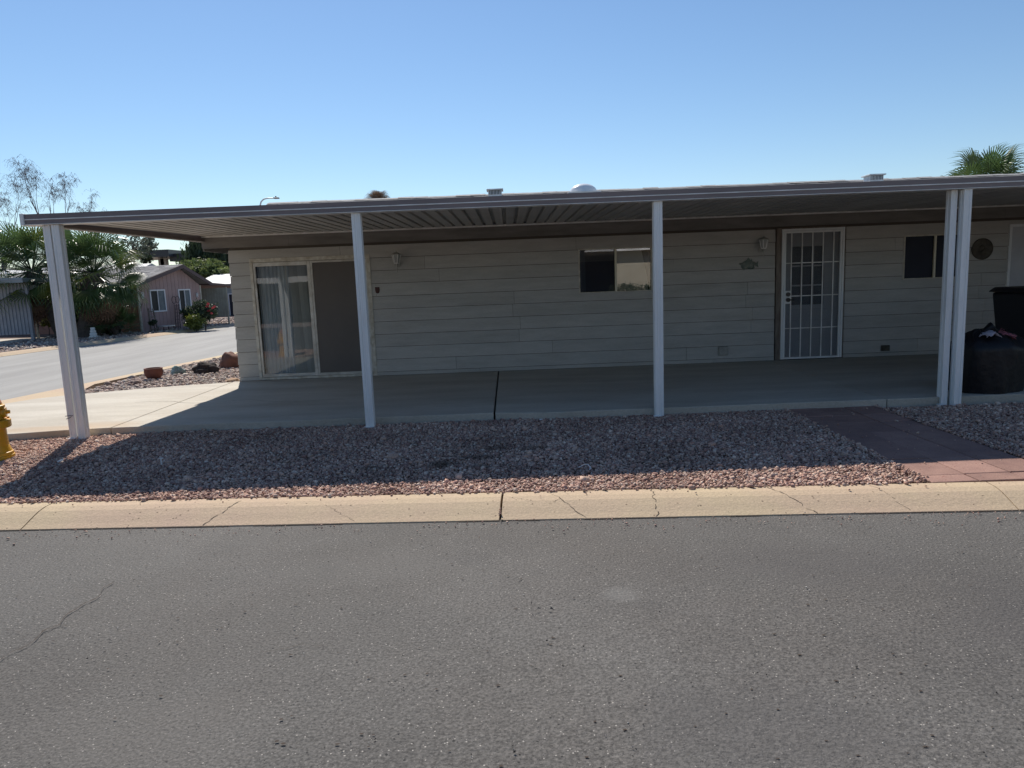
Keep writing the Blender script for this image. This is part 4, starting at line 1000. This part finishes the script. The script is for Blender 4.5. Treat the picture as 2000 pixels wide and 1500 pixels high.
bare_tree('shorter wispy tree just right of the tall bare tree', at(182,600,46).x, 46, at(183,374,46), 30, .26, 8, 5)
def leafy_tree(name, label, x, y, z0, h, rx, rz, mt, seed, nclump=60, per=70, ls=.09, trunk_r=.14, cat='tree', group=None, droop=0, bark='bark', zc_=None):
    rr = random.Random(seed); nr = np.random.default_rng(seed)
    t = thing(name, label, cat, (x,y,z0), 0, group)
    C_ = Vector((x,y,(zc_ if zc_ is not None else z0+h-rz)))
    mb = MB(); tips = []
    mb.tube([(x,y,z0),(x+.05,y,z0+(C_.z-z0)*.5),(x,y,C_.z-rz*.3)],[trunk_r,trunk_r*.8,trunk_r*.6],8)
    cs = []
    for i in range(nclump):
        d = Vector((rr.gauss(0,1),rr.gauss(0,1),rr.gauss(0,1))).normalized(); q = rr.uniform(.35,1)**.6
        c = C_+Vector((d.x*rx*q, d.y*rx*q, d.z*rz*q*(1 if d.z > 0 else .8))); cs.append(c)
        if i % 2 == 0: mb.tube([(x,y,C_.z-rz*.5), (C_+(c-C_)*.5)-Vector((0,0,rz*.08)), c],[trunk_r*.35,trunk_r*.2,.01],4,False)
    mb.build('trunk',bark,t)
    n = nclump*per; cen = np.repeat(np.array([tuple(c) for c in cs]), per, 0); cr = min(rx,rz)*.24
    off = nr.normal(0, 1, (n,3))*cr*np.array([1,1,.8]); 
    if droop: off[:,2] -= np.abs(nr.normal(0,droop,n))
    P = cen+off; a = nr.normal(0,1,(n,3)); a /= np.linalg.norm(a,axis=1)[:,None]; b_ = nr.normal(0,1,(n,3)); b_ -= a*(a*b_).sum(1)[:,None]; b_ /= np.linalg.norm(b_,axis=1)[:,None]
    if droop: a = a*.35+np.array([0,0,-1.]); a /= np.linalg.norm(a,axis=1)[:,None]
    l_ = ls*np.exp(nr.normal(0,.3,n))[:,None]; V = np.stack([P-a*l_, P+b_*l_*.38, P+a*l_, P-b_*l_*.38],1).reshape(-1,3)
    me = bpy.data.meshes.new('foliage'); me.from_pydata([], [], []); me.vertices.add(4*n); me.vertices.foreach_set('co', V.reshape(-1).astype(np.float32))
    me.loops.add(4*n); me.loops.foreach_set('vertex_index', np.arange(4*n,dtype=np.int32)); me.polygons.add(n)
    me.polygons.foreach_set('loop_start', np.arange(0,4*n,4,dtype=np.int32)); me.polygons.foreach_set('loop_total', np.full(n,4,np.int32)); me.update()
    me.materials.append(M[mt]); o = link('crown', me, t); o.location = (-x,-y,-z0); return t
def T(name, label, px, py_c, Y, rpx, rzpx, mt, seed, **k):       # crown centre in the photo, at depth Y
    c = at(px, py_c, Y); s_ = Y/FPX; leafy_tree(name, label, c.x, Y, 0, 0, rpx*s_, rzpx*s_, mt, seed, zc_=c.z, **k)
T('broadleaf_tree','yellow green tree behind the ridge of the pink house',398,530,48,40,20,'leafolive',1,nclump=70,per=90,ls=.11)
T('pine_tree','dark drooping pine beside the upper corner of the beige home',408,500,52,42,46,'leafdark',2,nclump=80,per=90,ls=.16,droop=.5)
T('pine_tree','dark pine partly hidden by the end of the beige home',470,520,54,30,60,'leafdark',22,nclump=70,per=70,ls=.16,droop=.5)
T('broadleaf_tree','thin grey green tree behind the big palm and pink roof',258,486,46,32,32,'leafgrey',3,nclump=44,per=20,ls=.10)
T('broadleaf_tree','sparse grey green tree top left of the dark canopy',288,478,52,16,16,'leafgrey',4,nclump=26,per=30,ls=.10)
T('broadleaf_tree','light green tree behind the pink roof ridge left of the pine',362,530,50,26,16,'leafolive',5,nclump=36,per=60,ls=.10)
T('broadleaf_tree','small green tree under the dark canopy beam',284,505,50,10,14,'leafdark',6,nclump=20,per=40,ls=.09)
T('shrub','bright yellow green shrub at the foot of the pink house',382,630,28.6,15,14,'leafyellow',7,nclump=34,per=70,ls=.05,trunk_r=.03,cat='shrub')
T('rose_bush','dark rose bush with red flowers at the right corner of the pink house',398,607,29.4,22,20,'leafdark',8,nclump=46,per=60,ls=.05,trunk_r=.03,cat='shrub')
T('shrub','dark low shrub between the rose bush and the pink wall',368,618,29.0,12,18,'leafdark',9,nclump=26,per=60,ls=.05,trunk_r=.03,cat='shrub')
T('shrub','small dark potted plant below the left window of the pink house',299,630,28.3,6,6,'leafdark',10,nclump=10,per=50,ls=.04,trunk_r=.02,cat='shrub')
T('shrub','small yellow leaved shrub between the leaning palm and the carport screen',92,630,28.5,8,8,'leafyellow',11,nclump=14,per=50,ls=.06,trunk_r=.02,cat='shrub')
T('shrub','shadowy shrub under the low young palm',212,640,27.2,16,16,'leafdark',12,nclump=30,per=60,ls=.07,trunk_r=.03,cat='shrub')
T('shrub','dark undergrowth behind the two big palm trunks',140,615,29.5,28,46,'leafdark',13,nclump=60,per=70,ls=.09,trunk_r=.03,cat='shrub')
rb = next(o for o in bpy.data.objects if o.name.startswith('rose_bush')); rr = random.Random(4)
for (px_, py_) in ((406,594),(416,602),(407,607),(413,612),(404,600),(419,599)):
    c = at(px_, py_, 29.05); v = MB()
    for k in range(9):
        a = rr.uniform(0,6.28); e = rr.uniform(-.6,1.2); d = Vector((math.cos(a)*math.cos(e),math.sin(a)*math.cos(e),math.sin(e)))*.055; s_ = d.orthogonal().normalized()*.045
        v.add([c+d*.2-s_*.3,c+d*1.0-s_,c+d*1.1+s_,c+d*.2+s_*.3],[(0,1,2,3)])
    v.build('rose','rose',rb)

# ------------------------------------------------------------------ pink house across the side road
A = Vector((at(272,600,28.6).x, 28.6, 0)); Bp = Vector((at(394,600,31.8).x, 31.8, 0))
U = (Bp-A).normalized(); Vv = Vector((-U.y, U.x, 0)); GL = (Bp-A).length
pk = thing('pink_house','dusty pink house with grey shingle gable roof across the side road','house',(A.x,A.y,.04))
def gp(px, py):           # photo pixel -> (distance along the gable, height)
    d = FW + (px-1000)/FPX*RT - (py-750)/FPX*UP; nrm = Vv
    t = (A-Vector((0,0,EYE))).dot(nrm)/d.dot(nrm); P_ = Vector((0,0,EYE))+d*t; return ((P_-A).dot(U), P_.z)
def wp(u, w, z): return A+U*u+Vv*w+Vector((0,0,z))
zl = gp(266,554)[1]; up_, zp = gp(345,521); zr = gp(392,557)[1]
def extr(mb, poly, w0, w1):
    n = len(poly); mb.add([wp(u,w0,z) for u,z in poly]+[wp(u,w1,z) for u,z in poly],[tuple(range(n)),tuple(range(2*n-1,n-1,-1))]+[(i,i+n,(i+1)%n+n,(i+1)%n) for i in range(n)]); return mb
extr(MB(),[(.0,.04),(GL,.04),(GL,zr),(up_,zp),(.0,zl)],.02,9).build('wall','pink',pk)
# vertical grooved siding panels, pieces butt to leave a groove
us = [0]; 
while us[-1] < GL-.2: us.append(us[-1]+.17+.05*random.random())
us[-1] = GL
def ztop(u): return zl+(zp-zl)*u/up_ if u < up_ else zp+(zr-zp)*(u-up_)/(GL-up_)
w_l = (gp(292,566),gp(326,608)); w_r = (gp(347,566),gp(374,606))
def winrect(a): (u0,z1),(u1,z0) = a; return (u0,u1,z0,z1)
W1 = (gp(290,566)[0],gp(325,608)[0],gp(325,608)[1],gp(290,566)[1]); W2 = (gp(346,565)[0],gp(374,606)[0],gp(374,606)[1],gp(346,565)[1])
for a_, b_ in zip(us[:-1], us[1:]):
    for (p, q, r_, s_) in rects(a_+.006, b_-.006, .05, 5, [W1, W2]):
        z1 = min(s_, 9)
        poly = [(p,r_),(q,r_),(q,min(z1,ztop(q)) ),(p,min(z1,ztop(p)))]
        if poly[2][1] > r_+.02: extr(MB(),poly,-.012,.018).build('siding_board','pink',pk)
for (u0,u1,z0,z1) in (W1, W2):
    fr = MB(); f = .055
    for r_ in ((u0,u1,z1-f,z1),(u0,u1,z0,z0+f),(u0,u0+f,z0+f,z1-f),(u1-f,u1,z0+f,z1-f),((u0+u1)/2-.015,(u0+u1)/2+.015,z0+f,z1-f)):
        extr(fr,[(r_[0],r_[2]),(r_[1],r_[2]),(r_[1],r_[3]),(r_[0],r_[3])],-.05,.015)
    wo = fr.build('window','winframe',pk)
    um = (u0+u1)/2
    for a_, b_, mt in ((u0+f,um-.015,'dark'),(um+.015,u1-f,'carblue')):
        extr(MB(),[(a_,z0+f),(b_,z0+f),(b_,z1-f),(a_,z1-f)],-.02,-.012).build('pane',mt,wo)
# corner trims
extr(MB(),[(-.03,.04),(.05,.04),(.05,zl),(-.03,zl)],-.03,.03).build('corner_trim','oldtrim',pk)
extr(MB(),[(GL-.04,.04),(GL+.03,.04),(GL+.03,zr),(GL-.04,zr)],-.03,.03).build('corner_trim','oldtrim',pk)
# side wall as its own panel, its shade put into a browner colour
extr(MB(),[(-.02,.04),(-.001,.04),(-.001,zl),(-.02,zl)],.05,9).build('side_wall','pinkside_shaded',pk)
# roof, flared eaves like the photograph
ue, ze = gp(262,555)[0]-.1, gp(262,553)[1]; u2, z2 = gp(288,541)[0], gp(288,541)[1]
ur, zr2 = gp(402,554); uc, zc2 = gp(456,560)
topl = [(ue,ze),(u2,z2+.0),(up_,zp+.06),(ur,zr2+.02)]
for i in range(3):
    (a0,b0),(a1,b1) = topl[i],topl[i+1]
    extr(MB(),[(a0,b0-.02),(a1,b1-.02),(a1,b1+.03),(a0,b0+.03)],-.30,9.2).build('roof','shinglefar',pk)
    extr(MB(),[(a0,b0-.13),(a1,b1-.13),(a1,b1+.028),(a0,b0+.028)],-.34,-.301).build('rake_board','pinktrim',pk)
# shingle rows seen on the left slope
mb = MB()
for i in range(2):
    (a0,b0),(a1,b1) = topl[i],topl[i+1]; n = 5 if i == 0 else 12
    for j in range(n):
        w = -.29
        while w < 9.1:
            L_ = random.uniform(.25,.45); h = random.uniform(.006,.02); t0, t1 = j/n, (j+1)/n
            q = [wp(a0+(a1-a0)*t0,w,b0+(b1-b0)*t0+.032+h),wp(a0+(a1-a0)*t0,w+L_-.01,b0+(b1-b0)*t0+.032+h),wp(a0+(a1-a0)*t1,w+L_-.01,b0+(b1-b0)*t1+.033),wp(a0+(a1-a0)*t1,w,b0+(b1-b0)*t1+.033)]
            mb.add(q,[(0,3,2,1)]); w += L_
mb.build('shingles','shinglefar',pk,kind='stuff')
# low awning running to the right, and its corrugated screen
a0,b0 = ur, zr2; a1,b1 = uc+.3, zc2-.0
extr(MB(),[(a0+.01,b0-.06),(a1,b1-.04),(a1,b1+.04),(a0+.01,b0+.03)],-.32,4).build('awning','pinktrim',pk)
# corrugated screen wall as thing
def pl_pix(px, py, Y): return at(px, py, Y)
scr = thing('carport_screen','tan corrugated metal screen beside the pink house','screen wall',(at(420,620,32.5).x,32.5,.04))
xa_ = at(394,600,32.5).x; xb_ = at(443,600,32.5).x; ztp = at(420,562,32.5).z; zbt = at(420,619,32.5).z; x = xa_; k = 0
while x < xb_:
    MB().box(x+.004,x+.075,32.5,32.53,zbt,ztp).build('metal_sheet','tanmetal',scr)
    MB().box(x+.076,x+.118,32.515,32.54,zbt,ztp).build('metal_sheet','tanmetal',scr); x += .12
for x in (xa_-.02, xb_+.03): MB().box(x-.03,x+.03,32.49,32.55,.02,ztp+.02).build('post','tanmetal',scr)
# wall decor on the pink house
u,z = gp(277,577); v = MB(); c = wp(u,-.05,z)
v.add([c+U*(.075*math.cos(a))+Vector((0,0,.13*math.sin(a)))+Vv*w for w in (0,.03) for a in np.linspace(0,6.283,17)[:-1]],[tuple(range(16)),tuple(range(31,15,-1))]+[(i,i+16,(i+1)%16+16,(i+1)%16) for i in range(16)])
wd = tag(v.build('wall_plate','trimwhite'),'pale oval wall ornament left of the pink house windows','wall ornament')
v = MB(); v.tube([c-Vv*.004+U*(.05*math.cos(a))+Vector((0,0,.09*math.sin(a))) for a in np.linspace(0,6.283,13)],.008,5,False); v.build('rim','pinktrim',wd,loc=(0,0,0))
def onfront(px, py, out=.3): u, z = gp(px, py); return wp(u, -out, z)
# ladder
v0 = onfront(278,603); v1 = onfront(277,650,.5); e0 = onfront(287,603); e1 = onfront(290,649,.5)
lad = thing('garden_ladder','rustic dark wooden ladder leaning on the pink wall','ladder',(v1.x,v1.y,.04))
v1.z = e1.z = .06
MB().tube([v1,v0],.03,6).build('rail','wood_dark',lad); MB().tube([e1,e0],.03,6).build('rail','wood_dark',lad)
for t_ in (.12,.38,.64,.88): MB().tube([v1.lerp(v0,t_),e1.lerp(e0,t_)],.022,6).build('rung','wood_dark',lad)
# trellis with wire heart
tl = thing('garden_trellis','narrow dark iron trellis with looped top between the pink house windows','trellis',tuple(onfront(340,650,.2))[:2]+(.04,))
a0_ = onfront(336,595,.15); b0_ = onfront(343,594,.15); a1_ = onfront(337,648,.2); b1_ = onfront(346,647,.2); a1_.z = b1_.z = .05
for p, q in ((a0_,a1_),(b0_,b1_),(a0_.lerp(b0_,.5),a1_.lerp(b1_,.5))): MB().tube([p,q],.018,6).build('upright','pinktrim',tl)
for i in range(7): t_ = .05+i*.14; MB().tube([a0_.lerp(a1_,t_),b0_.lerp(b1_,t_)],.012,5).build('rung','pinktrim',tl)
hc = onfront(334,586,.15)
v = MB(); v.tube([hc+U*(.11*math.cos(a))+Vector((0,0,.15*math.sin(a))) for a in np.linspace(0,6.283,17)],.013,5,False); v.build('loop','pinktrim',tl)
v = MB(); hc2 = onfront(341,585,.15); v.tube([hc2+U*(.11*math.cos(a))+Vector((0,0,.14*math.sin(a))) for a in np.linspace(0,6.283,17)],.013,5,False); v.build('loop','pinktrim',tl)
# bench / plant stand
pb = onfront(305,638,.5); bt = thing('garden_table','low pale topped garden table under the left pink house window','table',(pb.x,pb.y,.04))
v = MB(); v.add([pb+U*a+Vv*b+Vector((0,0,c)) for c in (0,.04) for a,b in ((-.30,-.18),(.32,-.18),(.32,.18),(-.30,.18))],[(3,2,1,0),(4,5,6,7),(0,1,5,4),(1,2,6,5),(2,3,7,6),(3,0,4,7)]); v.build('tabletop','galv',bt)
for a,b in ((-.26,-.14),(.28,-.14),(.28,.14),(-.26,.14)): p = pb+U*a+Vv*b; MB().tube([(p.x,p.y,.04),(p.x,p.y,p.z)],.02,6).build('leg','pinktrim',bt)
# striped ornament under the palms
po = at(181,642,26.0); v = MB()
for i in range(4): v.lathe([(.13-.02*i,0),(.14-.02*i,.05),(.13-.02*i,.09)],(po.x,26.0,.06+i*.10),14)
tag(v.build('garden_ornament','pvc'),'small white stacked garden ornament at the base of the thick palm','ornament')
# shepherd hook with sun shaped ornament near right edge
u,z = gp(383,576); c = wp(u,-.06,z); v = MB()
for a in np.linspace(0,6.283,9)[:-1]: v.tube([c,c+U*(.10*math.cos(a))+Vector((0,0,.13*math.sin(a)))],[.02,.005],4)
tag(v.build('wall_star','pvc'),'pale star shaped wall ornament at the right end of the pink wall','wall ornament')

# ------------------------------------------------------------------ screened carport at far left
cs = thing('grey_carport','grey metal carport with corrugated screen wall at the far left','carport',(at(30,660,26).x,26.0,.04))
xa_, xb_ = at(-60,600,26).x, at(54,600,26).x; ztp = at(30,553,26).z; zbt = at(30,654,26).z; x = xa_
while x < xb_-.1:
    MB().box(x+.004,x+.085,26.0,26.03,zbt,ztp).build('metal_sheet','metalshade',cs); MB().box(x+.086,x+.128,26.02,26.05,zbt,ztp).build('metal_sheet','metalshade',cs); x += .13
for px_ in (57,): xx = at(px_,600,26).x; MB().box(xx-.05,xx+.05,25.95,26.05,.04,ztp).build('post','metalshade',cs)
zz = at(30,548,26).z; MB().box(xa_,at(60,548,26).x,25.6,29.5,zz-.06,zz+.07).build('roof','greytrim',cs)
MB().box(xa_,at(60,548,26).x,25.56,25.598,zz-.09,zz+.09).build('fascia','greytrim',cs,bevel=.015)
MB().box(xa_,at(60,548,26).x,25.54,25.559,zz-.01,zz+.02).build('trim_strip','metalshade',cs)
xx = at(66,600,27.5).x; MB().box(xx-.035,xx+.035,27.5,27.57,.04,at(66,565,27.5).z).build('post','oldtrim',cs)
xx = at(57,563,26.5).x; MB().box(xx-.08,xx+.16,26.5,26.9,at(57,567,26.5).z,at(57,557,26.5).z).build('gutter_box','pvc',cs)
# driveway in front of it
mb = MB(); mb.quad((-22,22.0,.055),(side_far(24)-.36,24.0,.056),(side_far(27.6)-.36,27.6,.056),(-22,27.8,.055)); mb.build('driveway','concrete',kind='structure')
# distant white houses, canopies, street light
def simple_house(name, label, x0, x1, y0, y1, zw, zr_, wallm, roofm, wins=()):
    t = thing(name, label, 'house', (x0,y0,0))
    v = MB(); v.box(x0,x1,y0,y1,0,zw); v.build('wall',wallm,t)
    v = MB(); v.extrude([(y0-.4,zw),(y0-.4,zw+.08),((y0+y1)/2,zr_),(y1+.4,zw+.08),(y1+.4,zw)], x0-.4, x1+.4, 'x'); v.build('roof',roofm,t)
    for (a,b,c,d) in wins:
        v = MB(); v.box(a-.06,b+.06,y0-.04,y0-.001,c-.06,d+.06); w = v.build('window','winframe',t); MB().box(a,b,y0-.05,y0-.041,c,d).build('pane','screen_navy',w)
    return t
xl = at(393,558,44).x; zw = at(420,558,44).z; zr_ = at(420,536,47).z
simple_house('white_house','white low roofed home behind the tan screen',xl,xl+9,44,50,zw,zr_,'greytrim','whiteroof',[(at(449,590,44).x,at(456,590,44).x,at(450,620,44).z,at(450,575,44).z)])
xl = at(-40,560,38).x; simple_house('white_house','pale roofed home behind the fan palms at the left',xl,at(232,560,38).x,38,44,at(100,552,38).z,at(100,522,41).z,'tanmetal','whiteroof',[])
xl = at(60,540,33).x
# dark flat canopies (shade structures) behind the pink roof
cn = thing('shade_canopy','dark flat shade canopy on pale columns far behind the pink house','canopy',(at(320,500,62).x,62,0))
def slabc(px0,px1,pyt,pyb,Y,nm='canopy_deck',mt='solar',d=6): a = at(px0,pyt,Y); b = at(px1,pyb,Y); c=at((px0+px1)/2,pyt,Y); e=at((px0+px1)/2,pyb,Y); MB().box(a.x,b.x,Y,Y+d,e.z,c.z).build(nm,mt,cn)
slabc(225,330,489,503,62); slabc(330,366,495,510,63); slabc(352,392,504,511,64)
for px_ in (314,318,372): a = at(px_,505,64.5); MB().box(a.x-.25,a.x+.25,64.5,65,0,a.z).build('column','whiteroof',cn)
slabc(318,385,517,523,66,'white_roof','whiteroof')
lp = thing('street_light','tall curved arm street light far behind the beige roof','street lamp',(at(508,420,60).x,60,0))
pts = [at(508,620,60),at(508,402,60),at(510,394,60),at(515,389,60),at(523,387,60),at(537,387,60)]; pts[0].z = 0; pts[0].x = pts[1].x
MB().tube(pts,[.09,.07,.06,.055,.05,.045],8).build('pole','galv',lp)
a = at(540,387,60); MB().box(a.x-.22,a.x+.20,59.8,60.2,a.z-.05,a.z+.06).build('lamp_head','metalshade',lp,bevel=.03)
MB().box(a.x-.10,a.x+.0,59.95,60.05,a.z+.061,a.z+.16).build('sensor','metalblack',lp)

# ------------------------------------------------------------------ across the near road, seen in the window glass
nb = thing('block_house','tan block house across the road, seen mirrored in the windows','house',(12,-10,0))
hx0, hx1 = 1.5, 22
v = MB()
for a,b,c,d in rects(hx0,hx1,0,2.75,[(3.1,4.9,0,2.5),(9,10.4,.9,2.0)]): v.box(a,b,-10.2,-10.0,c,d)
v.box(hx0,hx0+.2,-16,-10.201,0,2.75); v.box(hx0,hx1,-16.2,-16.001,0,2.75)
v.build('wall','block',nb)
MB().box(hx0-.3,hx1+.3,-9.62,-9.5,2.62,2.85).build('fascia_board','trimwhite',nb)
MB().extrude([(-9.62,2.76),(-12.8,3.8),(-16.4,2.76)][::-1],hx0-.3,hx1+.3,'x').build('roof','shingle',nb)
ob = thing('low_house','low dark roofed home with an open carport across the road, mirrored in the sliding door','house',(-12,-10,0))
v = MB(); v.box(-24,-1,-15.2,-15,0,2.1); v.box(-24,-23.8,-14.99,-10,0,2.1); v.build('wall','tanmetal',ob)
MB().box(-24.3,-.7,-9.62,-9.5,1.82,2.08).build('fascia_board','trimwhite',ob)
MB().extrude([(-9.62,2.0),(-12.8,3.3),(-16.4,2.0)][::-1],-24.3,-.7,'x').build('roof','solar',ob)
for x in (-21,-15,-6,-1.2): MB().box(x-.05,x+.05,-9.75,-9.65,.03,1.99).build('post','trimwhite',ob)
MB().quad((-40,-9.9,.03),(40,-9.9,.03),(40,-6.2,.03),(-40,-6.2,.03)).build('gravel_bed','gravelfar',kind='structure')
for i,x in enumerate((4.9,5.5,6.1)):
    leafy_tree('hedge_shrub',['hedge shrub left of three across the road','middle hedge shrub of three across the road','right hedge shrub of three across the road'][i],x,-8.8,.03,1.15,.42,.5,'leafdark',30+i,nclump=26,per=60,ls=.05,trunk_r=.03,cat='shrub')
